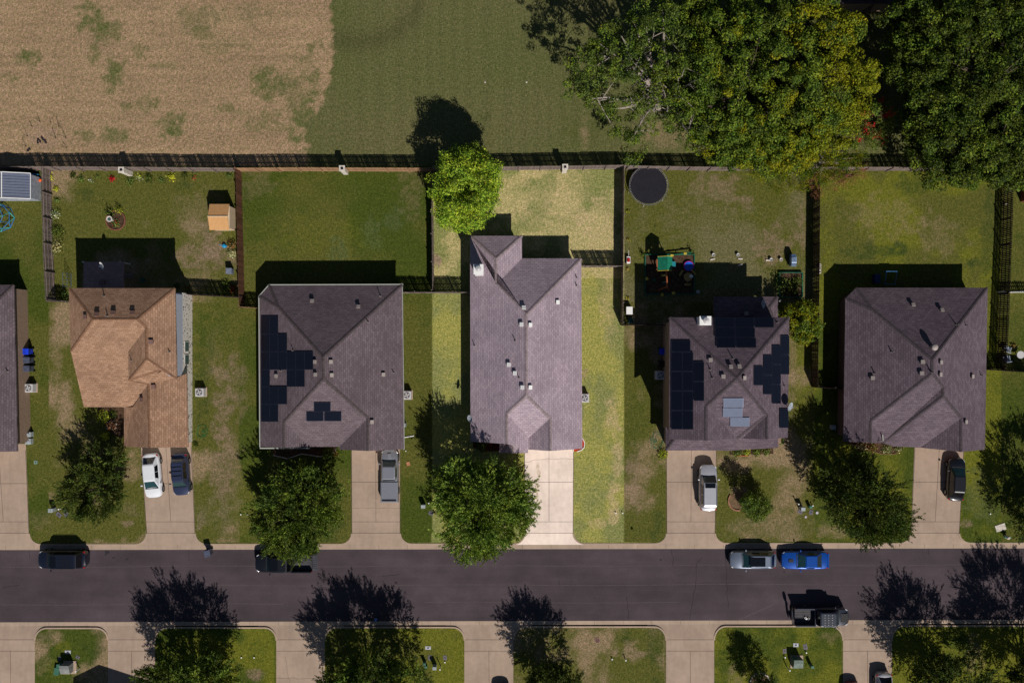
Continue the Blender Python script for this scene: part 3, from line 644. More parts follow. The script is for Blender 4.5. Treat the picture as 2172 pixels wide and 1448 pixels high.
def chimney(parent, org, px, py, w, d, top, mat=None):
    c = P(px, py, top); o = MB(org).box((c.x, c.y, top / 2 + .5), (w, d, top - 1.0)).build('chimney', mat or M['siding'], parent)
    MB(org).box((c.x, c.y, top + .03), (w + .14, d + .14, .08)).build('chimney_cover', M['white'], o, bevel=.01)
    MB(org).lathe((c.x, c.y, top + .07), [(.2, 0), (.2, .3), (.3, .32), (.3, .4), (.02, .5)], 18).build('flue_cap', M['acmetal'], o, smooth=False)
def gutter(parent, org, line, he, mat):
    mb = MB(org)
    for k in range(len(line) - 1):
        a, b = P(*line[k], he), P(*line[k + 1], he); d = (b - a).normalized(); c = (a + b) / 2
        mid = P(1, 1); out = Vector((d.y, -d.x, 0)) * .06
        mb.box(c + out + Vector((0, 0, -.06)), ((b - a).length + .1, .12, .12), math.atan2(d.y, d.x))
    return mb.build('gutter', mat, parent)
def window_part(parent, org, c, size, axis='y'):     # c world centre on wall face; axis = direction the window runs
    w, hgt = size; f = MB(org); g2 = MB(org)
    if axis == 'y': f.box(c, (.08, w, hgt)); g2.box(Vector(c), (.1, w - .16, hgt - .16))
    else: f.box(c, (w, .08, hgt)); g2.box(Vector(c), (w - .16, .1, hgt - .16))
    o = f.build('window', M['trim'], parent); g2.build('pane', M['window'], o); return o
def garage_door(parent, org, px0, px1, py, he=2.7):
    a, b = P(px0, py), P(px1, py); o = MB(org).box(((a.x + b.x) / 2, a.y, 1.12), (b.x - a.x, .09, 2.2)).build('garage_door', M['trim'], parent)
    m = MB(org)
    for k in range(1, 4): m.box(((a.x + b.x) / 2, a.y - .05, k * .55), (b.x - a.x - .1, .02, .03))
    m.build('door_groove', M['lead'], o)
e = 2.7
# --- subject house
def house_subject():
    org = P(1115, 740); h = thing('house', 'long hip-roofed house with grey-brown shingles and an empty driveway, both brightened in their colour', 'house', org, group='houses along the street')
    V = dict(A=(997, 500, e), B=(1107, 500, e), Ct=onEW(1052, 549, 997), Cr=(1107, 548, e), Dn=(1233, 548, e), E=(1235, 951, e), n=onEW(1116, 667, 997), s=onEW(1116, 839, 997),
             w=onEW(1053, 603, 997), l1=onEW(1075, 877, 997), r1=onEW(1167, 887, 1234), g2=onEW(1075, 941, 997), g1=onEW(1167, 956, 1234), v=(1121, 928, 2.9), ve=(1121, 953, 2.75), sw=(998, 936, e), vs=(1089, 941, 4.2))
    F = [['A', 'Ct', 'B'], ['A', 'Ct', 'w'], ['A', 'w', 'n'], ['A', 'n', 's'], ['A', 's', 'l1'], ['A', 'l1', 'sw'], ['l1', 'g2', 'sw'], ['B', 'Ct', 'w', 'Cr'], ['Cr', 'w', 'n', 'Dn'], ['Dn', 'n', 's'], ['Dn', 's', 'r1'], ['Dn', 'r1', 'E'], ['r1', 'g1', 'E'], ['s', 'l1', 'v', 'r1'], ['l1', 'g2', 've', 'v'], ['r1', 'v', 've', 'g1']]
    roof('s', h, org, V, F, M['roof_brightened'], M['cap_pale'])
    V2 = dict(a=(1059, 938, 2.72), b=(1059, 960, 2.72), c=(1088, 961, 3.42), d=(1120, 960, 2.7), e=(1120, 944, 2.7), f=(1088, 938, 3.5))
    roof('s', h, org, V2, [['a', 'b', 'c', 'f'], ['f', 'c', 'd', 'e']], M['roof_brightened'], M['cap_pale'], pname='porch_roof')
    walls(h, org, [(997, 500), (1107, 500), (1107, 548), (1233, 548), (1235, 951), (1121, 951), (1121, 936), (997, 936)], e, M['brick_tan'])
    gable(h, org, [(1000, 937, e), (1075, 941, V['g2'][2]), (1119, 940, 2.75)], M['brick_tan']); gable(h, org, [(1123, 952, 2.8), (1167, 956, V['g1'][2]), (1232, 951, e)], M['brick_tan'])
    garage_door(h, org, 1128, 1216, 935)
    MB(org).box(P(1062, 950, 0) + Vector((0, 0, 1.3)), (.25, .25, 2.6)).build('porch_post', M['trim'], h)
    chimney(h, org, 1015, 571, .85, .85, 6.0, M['white'])
    for (x, y) in ((1111, 652), (1106, 688), (1125, 689), (1079, 773), (1092, 791), (1108, 821), (1125, 821), (1183, 641)): box_vent('s', h, org, x, y, .4, M['white'])
    for (x, y) in ((1007, 733), (1093, 723), (1101, 801), (1223, 589), (1223, 606)): pipe('s', h, org, x, y)
    dish('s', h, org, 1000, 886, 190, .42, .5)
    for y in (650, 780): window_part(h, org, P(1224, y) + Vector((0, 0, 1.5)), (1.5, 1.3))
    MB(org).box(P(960 + 200, 553) + Vector((0, 0, 1.1)), (1.8, .1, 2.1)).build('patio_door', M['window'], h)
def house_solar_left():
    org = P(702, 780); h = thing('house', 'dark grey hip-roofed house with pale gutters and solar panels stepping down its left slope', 'house', org, group='houses along the street')
    V = dict(c1=(571, 605, e), c2=(550, 628, e), c3=onEW(590, 651, 550), b=(853, 604, e), c=(857, 952, e), n=onEW(685, 757, 550), s=onEW(686, 803, 550), l1=onEW(602, 895, 551), r1=onEW(780, 886, 856),
             g1=onEW(780, 956, 856), g2=onEW(602, 949, 551), v1=(656, 947, e), v2=(720, 947, e), sw=(552, 947, e), d=(720, 953, e))
    F = [['c1', 'c3', 'n', 'b'], ['c1', 'c2', 'c3'], ['c2', 'n', 'c3'], ['c2', 'n', 's'], ['c2', 's', 'l1'], ['c2', 'l1', 'sw'], ['l1', 'g2', 'sw'], ['b', 'n', 's'], ['b', 's', 'r1'], ['b', 'r1', 'c'], ['r1', 'g1', 'c'], ['s', 'l1', 'v1', 'v2', 'r1'], ['l1', 'g2', 'v1'], ['r1', 'v2', 'd', 'g1']]
    roof('l', h, org, V, F, M['roof_grey'], M['cap_grey'])
    walls(h, org, [(571, 605), (853, 604), (857, 952), (718, 952), (718, 947), (552, 947), (550, 628)], e, M['brick_tan'])
    gable(h, org, [(556, 947, e), (602, 949, V['g2'][2]), (652, 947, e)], M['brick_tan']); gable(h, org, [(724, 953, e), (780, 956, V['g1'][2]), (853, 952, e)], M['brick_tan'])
    garage_door(h, org, 752, 842, 935)
    gutter(h, org, [(550, 947), (548, 628), (570, 603), (854, 602)], e, M['gutter_pale']); gutter(h, org, [(854, 602), (858, 952)], e, M['gutter_pale']).name = 'gutter'
    gutter(h, org, [(656, 949), (552, 949)][::-1], e, M['gutter_pale'])
    cx = [552.6, 571, 588.7, 607.3, 626, 644.8, 662.7]; ry = [670.7, 708.5, 746, 784, 820, 857, 894]
    for r, cols in enumerate(((0, 1), (0, 1, 2), (0, 1, 2, 3, 4, 5), (0, 3, 4), (0, 1, 2), (0, 1))):
        for c in cols: panel('l', h, org, cx[c] + 3, ry[r], cx[c + 1] + 3, ry[r + 1])
    panel('l', h, org, 666, 852, 702, 871); panel('l', h, org, 650, 872, 687, 891.5); panel('l', h, org, 688, 872, 725, 891.5)
    for (x, y) in ((663, 638), (761, 650), (669, 767), (703, 767), (670, 794), (705, 795), (790, 894), (814, 794), (587, 797)): box_vent('l', h, org, x, y)
    for (x, y) in ((807, 628), (781, 683), (622, 743), (596, 786), (835, 790)): pipe('l', h, org, x, y)
    for y in (700, 860): window_part(h, org, P(846, y) + Vector((0, 0, 1.5)), (1.4, 1.2))
def house_solar_right():
    org = P(1540, 800); h = thing('house', 'dark brown-grey house with solar panels on all four slopes, rear patio roof and white chimney', 'house', org, group='houses along the street')
    E2 = 5.9; q = lambda x, y, ex: onEW(x, y, ex, E2, .46)
    V = dict(nw=(1420, 673, E2), ne=(1674, 673, E2), ap=q(1563, 803, 1420), se=(1671, 928, E2), sw=(1419, 931, E2), l1=q(1498, 862, 1420), r1=q(1627, 881, 1672), g1=q(1627, 931, 1672), g2=q(1498, 934, 1420), v=(1563, 930, E2 - .1), v2=(1574, 930, E2 - .25))
    F = [['nw', 'ap', 'ne'], ['nw', 'l1', 'ap'], ['nw', 'l1', 'sw'], ['l1', 'g2', 'sw'], ['ne', 'ap', 'r1'], ['ne', 'r1', 'se'], ['r1', 'g1', 'se'], ['ap', 'l1', 'v', 'v2', 'r1'], ['l1', 'g2', 'v'], ['r1', 'v2', 'g1']]
    roof('r', h, org, V, F, M['roof_slate'], M['cap_slate'])
    V2 = dict(a=(1412, 905, 2.62), b=(1412, 955, 2.62), c=(1548, 955, 2.62), c2=(1548, 949, 2.75), d=(1651, 949, 2.62), e=(1651, 914, 3.6), f=(1440, 920, 3.6))
    roof('r', h, org, V2, [['a', 'b', 'f'], ['b', 'c', 'c2', 'd', 'e', 'f']], M['roof_slate'], M['cap_slate'], pname='porch_roof')
    V3 = dict(a=(1514, 629, 2.3), b=(1650, 629, 2.3), c=(1632, 652, 2.75), d=(1640, 676, 2.72), f=(1514, 676, 2.66), g=(1650, 676, 2.35))
    roof('r', h, org, V3, [['a', 'b', 'c', 'd', 'f'], ['b', 'g', 'd', 'c']], M['roof_slate'], M['cap_slate'], pname='patio_roof')
    walls(h, org, [(1420, 673), (1674, 673), (1672, 928), (1420, 928)], E2, M['brick_tan'])
    MB(org).prism([tuple(P(x, y).xy) for x, y in ((1408, 890), (1640, 890), (1640, 934), (1408, 938))], 0, 2.42).build('garage_wall', M['brick_tan'], h)
    gable(h, org, [(1424, 931, E2), (1498, 934, V['g2'][2]), (1560, 930, E2)], M['brick_tan']); gable(h, org, [(1578, 930, E2), (1627, 931, V['g1'][2]), (1668, 928, E2)], M['brick_tan'])
    garage_door(h, org, 1424, 1506, 938)
    for (x, y) in ((1518, 640), (1580, 640), (1640, 640)): MB(org).box(P(x, y) + Vector((0, 0, 1.1)), (.15, .15, 2.2)).build('porch_post', M['trim'], h)
    chimney(h, org, 1496, 680, 1.0, .75, 7.4, M['white'])
    z = lambda X, Y: (X / 4.022 + 1300, Y / 4.022 + 600)
    def pz(a, b, c, d, m=None):
        x0, y0 = z(a, b); x1, y1 = z(c, d); panel('r', h, org, x0, y0, x1, y1, m)
    pz(500, 490, 665, 588)
    for k, y in enumerate((588, 754, 920, 1087)):
        y1 = (588, 754, 920, 1087, 1248)[k + 1]; pz(500, y, 596, y1); pz(598, y, 687, y1)
    pz(692, 670, 780, 840); pz(692, 842, 780, 1005)
    for (a, b, c, d) in ((865, 302, 1035, 385), (1037, 302, 1203, 385), (1205, 302, 1370, 383), (868, 388, 1037, 470), (1040, 388, 1210, 470), (880, 473, 1045, 556), (1048, 473, 1220, 556)): pz(a, b, c, d)
    for (a, b, c, d) in ((1198, 707, 1275, 873), (1277, 614, 1350, 785), (1277, 787, 1350, 950), (1352, 530, 1425, 695), (1352, 697, 1425, 865), (1352, 867, 1425, 1028), (1427, 447, 1497, 612), (1427, 614, 1497, 780), (1415, 1070, 1490, 1235)): pz(a, b, c, d)
    lt = plain('solar_glass_sheen', (98, 106, 124), .75, 0, var=.06, spec=.12)  # reflected light on the front panels, painted as a pale matte colour
    for (a, b, c, d) in ((940, 977, 1112, 1055), (934, 1058, 1105, 1138), (997, 1140, 1165, 1218)): pz(a, b, c, d, lt)
    for (x, y) in ((1506, 763), (1549, 777), (1567, 776), (1533, 798), (1578, 801), (1582, 665)): box_vent('r', h, org, x, y)
    for (x, y) in ((1554, 760), (1506, 783), (1511, 801), (1663, 818), (1648, 684)): pipe('r', h, org, x, y)
    dish('r', h, org, 1668, 860, -20, .5, .7); dish('r', h, org, 1612, 645, 0, .5, .6)
def house_right():
    org = P(1940, 800); h = thing('house', 'large dark hip-roofed house with red brick wall, black car in front', 'house', org, group='houses along the street')
    V = dict(c1=(1816, 610, e), c2=(1793, 633, e), c3=onEW(1851, 657, 1792), ne=(2095, 610, e), n=onEW(1978, 763, 2093), s=onEW(1978, 792, 2092), se=(2089, 953, e), sw=(1789, 936, e), l1=onEW(1847, 893, 1790), g2=onEW(1847, 939, 1790),
             v1=(1872, 939, e), v2=(1894, 946, e), A=onEW(2001, 821, 2092), B=onEW(2001, 840, 2091.5), r1=onEW(2039, 886, 2091), g1=onEW(2039, 958, 2089), d=(1953, 949, e))
    F = [['c1', 'c3', 'n', 'ne'], ['c1', 'c2', 'c3'], ['c2', 'n', 'c3'], ['c2', 'n', 's'], ['c2', 's', 'l1'], ['c2', 'l1', 'sw'], ['l1', 'g2', 'sw'], ['s', 'l1', 'v1', 'A'], ['l1', 'g2', 'v1'], ['A', 'v1', 'v2', 'B'], ['B', 'v2', 'd', 'r1'], ['r1', 'd', 'g1'], ['ne', 'n', 's'], ['ne', 's', 'A'], ['ne', 'A', 'B'], ['ne', 'B', 'r1'], ['ne', 'r1', 'se'], ['r1', 'g1', 'se']]
    roof('q', h, org, V, F, M['roof_slate'], M['cap_slate'])
    walls(h, org, [(1816, 610), (2095, 610), (2089, 953), (1953, 953), (1953, 946), (1789, 936), (1793, 633)], e, M['brick_red'])
    gable(h, org, [(1793, 937, e), (1847, 939, V['g2'][2]), (1870, 939, e)], M['brick_red']); gable(h, org, [(1957, 953, e), (2039, 958, V['g1'][2]), (2085, 953, e)], M['brick_red'])
    garage_door(h, org, 1950, 2035, 935)
    for (x, y) in ((1935, 646), (1996, 657), (1955, 767), (1953, 791), (1994, 768), (1993, 794), (1849, 801), (2061, 798), (2047, 894)): box_vent('q', h, org, x, y)
    for (x, y) in ((2028, 688), (2048, 690), (1891, 746), (1855, 791), (1976, 789), (2080, 795)): pipe('q', h, org, x, y)
    turbine('q', h, org, 1977, 736)
    mb = MB(org); a = P(*onEW(1871, 935, 1790)) + Vector((0, 0, -.1)); mb.tube([P(1864, 934, 2.85), P(1873, 934, 2.95), P(1872, 921, 3.5)], .05, 6); mb.build('gutter', M['gutter_pale'], h)
    for y in (700, 800): window_part(h, org, P(1795.5, y) + Vector((0, 0, 1.5)), (1.2, 1.2))
def house_tan():
    org = P(290, 780); h = thing('house', 'two-storey house with light brown shingles and white speckled brick side wall', 'house', org, group='houses along the street')
    V = dict(nw=(146, 611, 5.7), ne=(371, 611, 5.7), a=(197, 677, 7.2), b=(291, 677, 7.2), w=(150, 745, 5.6), sw=(178, 863, 2.6), k=(282, 863, 2.65), m=(273, 807, 5.5), mL=(273, 810, 4.1), m2=(272, 745, 5.6), t=(310, 695, 6.8), u=(311, 761, 6.7),
             x=(338, 785, 5.6), y=(375, 804, 5.7), z=(314, 815, 4.35))
    F = [['nw', 'a', 'b', 'ne'], ['nw', 'w', 'a'], ['a', 'w', 'm2'], ['w', 'sw', 'mL', 'm2'], ['sw', 'k', 'mL'], ['a', 'm2', 't', 'b'], ['t', 'm2', 'm', 'u'], ['b', 't', 'u', 'x', 'y', 'ne'], ['u', 'm', 'z', 'x'], ['mL', 'k', 'z'], ['m', 'mL', 'z']]
    roof('t', h, org, V, F, M['roof_tan'], M['cap_tan'], capw=.14)
    V2 = dict(z=(314, 815, 4.34), k=(282, 863, 2.9), i=(263, 863, 2.6), j=(263, 948, 2.6), f=(317, 949, 4.3), g=(399, 948, 2.6), hh=(396, 792, 2.6), q=(376, 800, 3.1), x=(345, 785, 4.6), x0=(322, 800, 4.55))
    roof('t', h, org, V2, [['z', 'k', 'i', 'j', 'f'], ['z', 'f', 'g', 'hh', 'q', 'x', 'x0']], M['roof_tan'], M['cap_tan'], capw=.14, pname='garage_roof')
    # walls
    g0 = MB(org); zz = lambda x, y: tuple(P(x, y).xy)
    g0.prism([zz(211, 624), zz(408, 624), zz(408, 936), zz(300, 936), zz(300, 848), zz(211, 848)], 0, 2.45); g0.build('wall', M['brick_white'], h)
    up = MB(org); up.prism([zz(222, 628), zz(408, 628), zz(408, 794), zz(388, 780), zz(388, 715), zz(222, 715)], 2.47, 5.5); up.build('upper_wall', M['siding'], h)
    for y in (735, 762): window_part(h, org, P(408, y) + Vector((0, 0, 1.5)), (1.1, 1.1))
    gable(h, org, [(268, 948, 2.6), (317, 949, 4.3), (394, 948, 2.6)], M['siding'])
    garage_door(h, org, 312, 402, 936)
    # rear patio cover
    V3 = dict(a=(177, 555, 2.5), b=(262, 555, 2.5), c=(262, 618, 2.9), d=(177, 618, 2.9))
    roof('t', h, org, V3, [['a', 'b', 'c', 'd']], M['roof_brown'], M['cap_brown'], pname='patio_roof')
    for x in (200, 276): MB(org).box(P(x, 560) + Vector((0, 0, 1.15)), (.14, .14, 2.3)).build('porch_post', M['trim'], h)
    dish('t', h, org, 224, 563, 210, .42, .5, M['white'])
    box_vent('t', h, org, 219, 598, .5, M['vent_brown'])
    for (x, y) in ((207, 666), (242, 663), (282, 663), (182, 672), (322, 725), (327, 820), (301, 847)): box_vent('t', h, org, x, y, .42, M['vent_brown'])
    for (x, y) in ((221, 628), (228, 670), (360, 746), (279, 764)): pipe('t', h, org, x, y, .45)
def house_left():
    org = P(-120, 780); he = 2.9; h = thing('house', 'grey-shingled house with tan brick side wall cut by the left edge of the photo', 'house', org, group='houses along the street')
    V = dict(nw=(-300, 604, he), ne=(29, 604, he), se=(37, 957, he), sw=(-300, 957, he), n=(-150, 775, 6.9), s=(-150, 960, 6.9))
    roof('z', h, org, V, [['nw', 'n', 'ne'], ['ne', 'n', 's', 'se'], ['nw', 'sw', 's', 'n']], M['roof_grey'], M['cap_grey'])
    walls(h, org, [(-300, 604), (29, 604), (37, 950), (-300, 950)], he, M['brick_tan'], inst=.35)
    gable(h, org, [(-296, 957, he), (-150, 960, 6.9), (33, 957, he)], M['brick_tan'])
    for y in (702, 757): window_part(h, org, P(62 - 4, y) + Vector((0, 0, 1.35)), (1.1, 1.3))
    pipe('z', h, org, 17, 787)
def house_south():
    org = P(270, 1700); h = thing('house', 'gable-roofed house across the street whose shadow falls over the lower left verge', 'house', org)
    W3 = [P(191, 1518) + Vector((0, 0, 4.15)), P(257, 1518) + Vector((0, 0, 5.5)), P(355, 1518) + Vector((0, 0, 3.6)), P(191, 1850) + Vector((0, 0, 4.15)), P(257, 1850) + Vector((0, 0, 5.5)), P(355, 1850) + Vector((0, 0, 3.6))]
    dn = [v - Vector((0, 0, .16)) for v in W3]
    mb = MB(org); mb.add(W3 + dn, [(0, 1, 4, 3), (1, 2, 5, 4), (6, 7, 10, 9), (7, 8, 11, 10), (0, 1, 7, 6), (1, 2, 8, 7), (3, 4, 10, 9), (4, 5, 11, 10), (0, 3, 9, 6), (2, 5, 11, 8)]); mb.build('roof', M['roof_tan'], h)
    a, b, c = P(197, 1526), P(257, 1526), P(349, 1526); dy = Vector((0, -16, 0))
    mb = MB(org); f = [a, a + Vector((0, 0, 4.05)), b + Vector((0, 0, 5.3)), c + Vector((0, 0, 3.5)), c]; mb.add(f + [v + dy for v in f], [(0, 1, 2, 3, 4), (9, 8, 7, 6, 5), (0, 5, 6, 1), (4, 3, 8, 9)]); mb.build('wall', M['brick_tan'], h)
    garage_door(h, org, 235, 325, 1524)
for f in (house_subject, house_solar_left, house_solar_right, house_right, house_tan, house_left, house_south): f()

# ---------------------------------------------------------------- fences
def fence(label, pts, mat, hgt=1.83, gap=.012, side=1, group='wooden yard fences', lean=0, wide=.14, postm=None):
    """pts: ground px polyline; side: which side (left of direction = +1) carries rails and posts"""
    org = P(*pts[0]); t = thing('fence', label, 'fence', org, group=group); rr = random.Random(int(pts[0][0] * 7 + pts[0][1]))
    pk = MB(org); rl = MB(org); posts = []
    for k in range(len(pts) - 1):
        a, b = P(*pts[k]), P(*pts[k + 1]); d = b - a; Ln = d.length; d.normalize(); nr = Vector((-d.y, d.x, 0)) * side; ang = math.atan2(d.y, d.x)
        n = int(Ln / (wide + gap)); pnl = rr.uniform(-.03, .03)
        for i in range(n):
            if i % 16 == 0: pnl = rr.uniform(-.035, .035)
            c = a + d * ((i + .5) * Ln / n); hh = hgt + pnl + rr.uniform(-.012, .012)
            
            pk.box(c + Vector((0, 0, hh / 2)), (wide * (rr.uniform(.95, 1.03) if rr.random() > .25 or gap < .006 else rr.uniform(.66, .9)), .018, hh), ang, Matrix.Rotation(rr.uniform(-.012, .012) + lean, 3, 'X'))
        for z in (.3, .95, 1.55): rl.box((a + b) / 2 + nr * .035 + Vector((0, 0, z * hgt / 1.83)), (Ln, .045, .09), ang)
        m = max(1, round(Ln / 2.44))
        for i in range(m + 1):
            c = a + d * (i * Ln / m) + nr * .1
            if not posts or (posts[-1] - c).length > .8: posts.append(c)
    pk.build('fence_boards', mat, t); rl.build('fence_rail', mat, t)
    for c in posts: MB(org).box(c + Vector((0, 0, hgt * .49)), (.09, .09, hgt * .98)).build('post', postm or mat, t)
    return t
fence('weathered grey back fence behind the shed and the lot with flower border', [(-120, 361), (180, 361), (508, 364)], M['fence_grey'], side=-1)
fence('light brown back fence behind the dark green lawn', [(508, 364), (640, 363), (916, 364)], M['fence_tan'], side=-1)
fence('back fence behind the pale lawn, running past the bright green tree', [(916, 364), (1100, 361), (1328, 358)], M['fence_grey'], side=-1)
fence('grey back fence behind the trampoline', [(1328, 359), (1500, 362), (1728, 362)], M['fence_grey'], side=-1)
fence('silvery back fence overhung by big trees at upper right', [(1728, 362), (2130, 362), (2600, 361)], M['fence_grey'], side=-1)
fence('leaning grey side fence with rails showing, right of the metal shed', [(108, 361), (112, 520), (118, 640)], M['fence_grey'], side=1)
fence('brown side fence between the orange shed and the dark green lawn', [(512, 362), (516, 520), (519, 652)], M['fence_brown'], side=-1, gap=.004)
fence('side fence along the left of the pale lawn', [(917, 363), (920, 500), (921, 617)], M['fence_grey'], side=-1, gap=.004)
fence('side fence between the pale lawn and the trampoline yard', [(1319, 358), (1317, 560), (1316, 684)], M['fence_grey'], side=1, gap=.004)
fence('dark side fence with silver post caps between the grill and the bright green back lawn', [(1726, 362), (1725, 520), (1721, 818)], M['fence_dark'], side=1, gap=.01)
fence('dark gappy side fence at the far right yard', [(2128, 362), (2124, 520), (2113, 780)], M['fence_dark'], side=-1, gap=.05)
fence('short cross fence between the metal shed lot and the brown-roofed house', [(118, 636), (150, 642)], M['fence_grey'], gap=.02)
fence('cross fence right of the white speckled brick wall', [(409, 626), (519, 632)], M['fence_dark'], gap=.01)
fence('short cross fence left of the pale-guttered house', [(519, 652), (560, 655)], M['fence_tan'], gap=.012)
fence('cross fence right of the pale-guttered house', [(846, 622), (921, 622)], M['fence_grey'], gap=.012)
fence('cross fence with a small gate left of the pale-roofed house', [(921, 622), (1006, 622)], M['fence_grey'], gap=.012)
fence('cross fence right of the pale-roofed house', [(1226, 567), (1318, 567)], M['fence_grey'], gap=.012)
fence('cross fence left of the house with solar panels on all slopes', [(1316, 690), (1428, 690)], M['fence_dark'], gap=.01)
fence('short cross fence left of the red brick house', [(1721, 820), (1796, 823)], M['fence_dark'], gap=.01)
fence('short cross fence right of the red brick house', [(2082, 783), (2172, 789), (2300, 789)], M['fence_dark'], gap=.01)
fence('pale cross fence reaching the right edge beside the patio', [(2116, 621), (2300, 619)], M['white'], gap=.06, hgt=1.2)
def column(px, py, label):
    c = P(px, py); t = thing('stone_column', label, 'column', c, group='stone fence columns')
    MB(c).box(c + Vector((0, 0, 1.0)), (.5, .5, 2.0)).build('shaft', M['stone'], t, bevel=.02)
    MB(c).box(c + Vector((0, 0, 2.04)), (.62, .62, .1)).build('cap', M['stone'], t, bevel=.02)
    MB(c).box(c + Vector((0, 0, 2.1)), (.26, .26, .03)).build('cap_hole', M['dark'], t)
column(277, 369, 'pale stone fence column behind the flower border'); column(734, 366, 'pale stone fence column behind the dark green lawn'); column(1196, 363, 'pale stone fence column behind the pale lawn')

# ---------------------------------------------------------------- trees and plants
def leaf_mesh(name, C0, N0, sz, rng, mat, parent, org, asp=.55, T0=None):
    n = len(C0); N = N0 / (np.linalg.norm(N0, axis=1, keepdims=True) + 1e-9)
    r = rng.normal(size=(n, 3)); T = np.cross(N, r); T /= (np.linalg.norm(T, axis=1, keepdims=True) + 1e-9); B = np.cross(N, T)
    if T0 is not None:
        T = T0 + rng.normal(size=(n, 3)) * .35; T /= (np.linalg.norm(T, axis=1, keepdims=True) + 1e-9); B = np.cross(N, T); B /= (np.linalg.norm(B, axis=1, keepdims=True) + 1e-9)
    s = (sz * rng.uniform(.6, 1.35, (n, 1)))
    V = np.empty((n, 4, 3)); V[:, 0] = C0 - T * s; V[:, 1] = C0 - B * s * asp; V[:, 2] = C0 + T * s; V[:, 3] = C0 + B * s * asp
    V = V.reshape(-1, 3) - np.array(org)
    me = bpy.data.meshes.new(name); me.vertices.add(n * 4); me.vertices.foreach_set('co', V.astype(np.float32).ravel())
    me.loops.add(n * 4); me.loops.foreach_set('vertex_index', np.arange(n * 4, dtype=np.int32)); me.polygons.add(n); me.polygons.foreach_set('loop_start', np.arange(n, dtype=np.int32) * 4)
    me.update(calc_edges=True)
    return link_mesh(name, me, mat, parent)
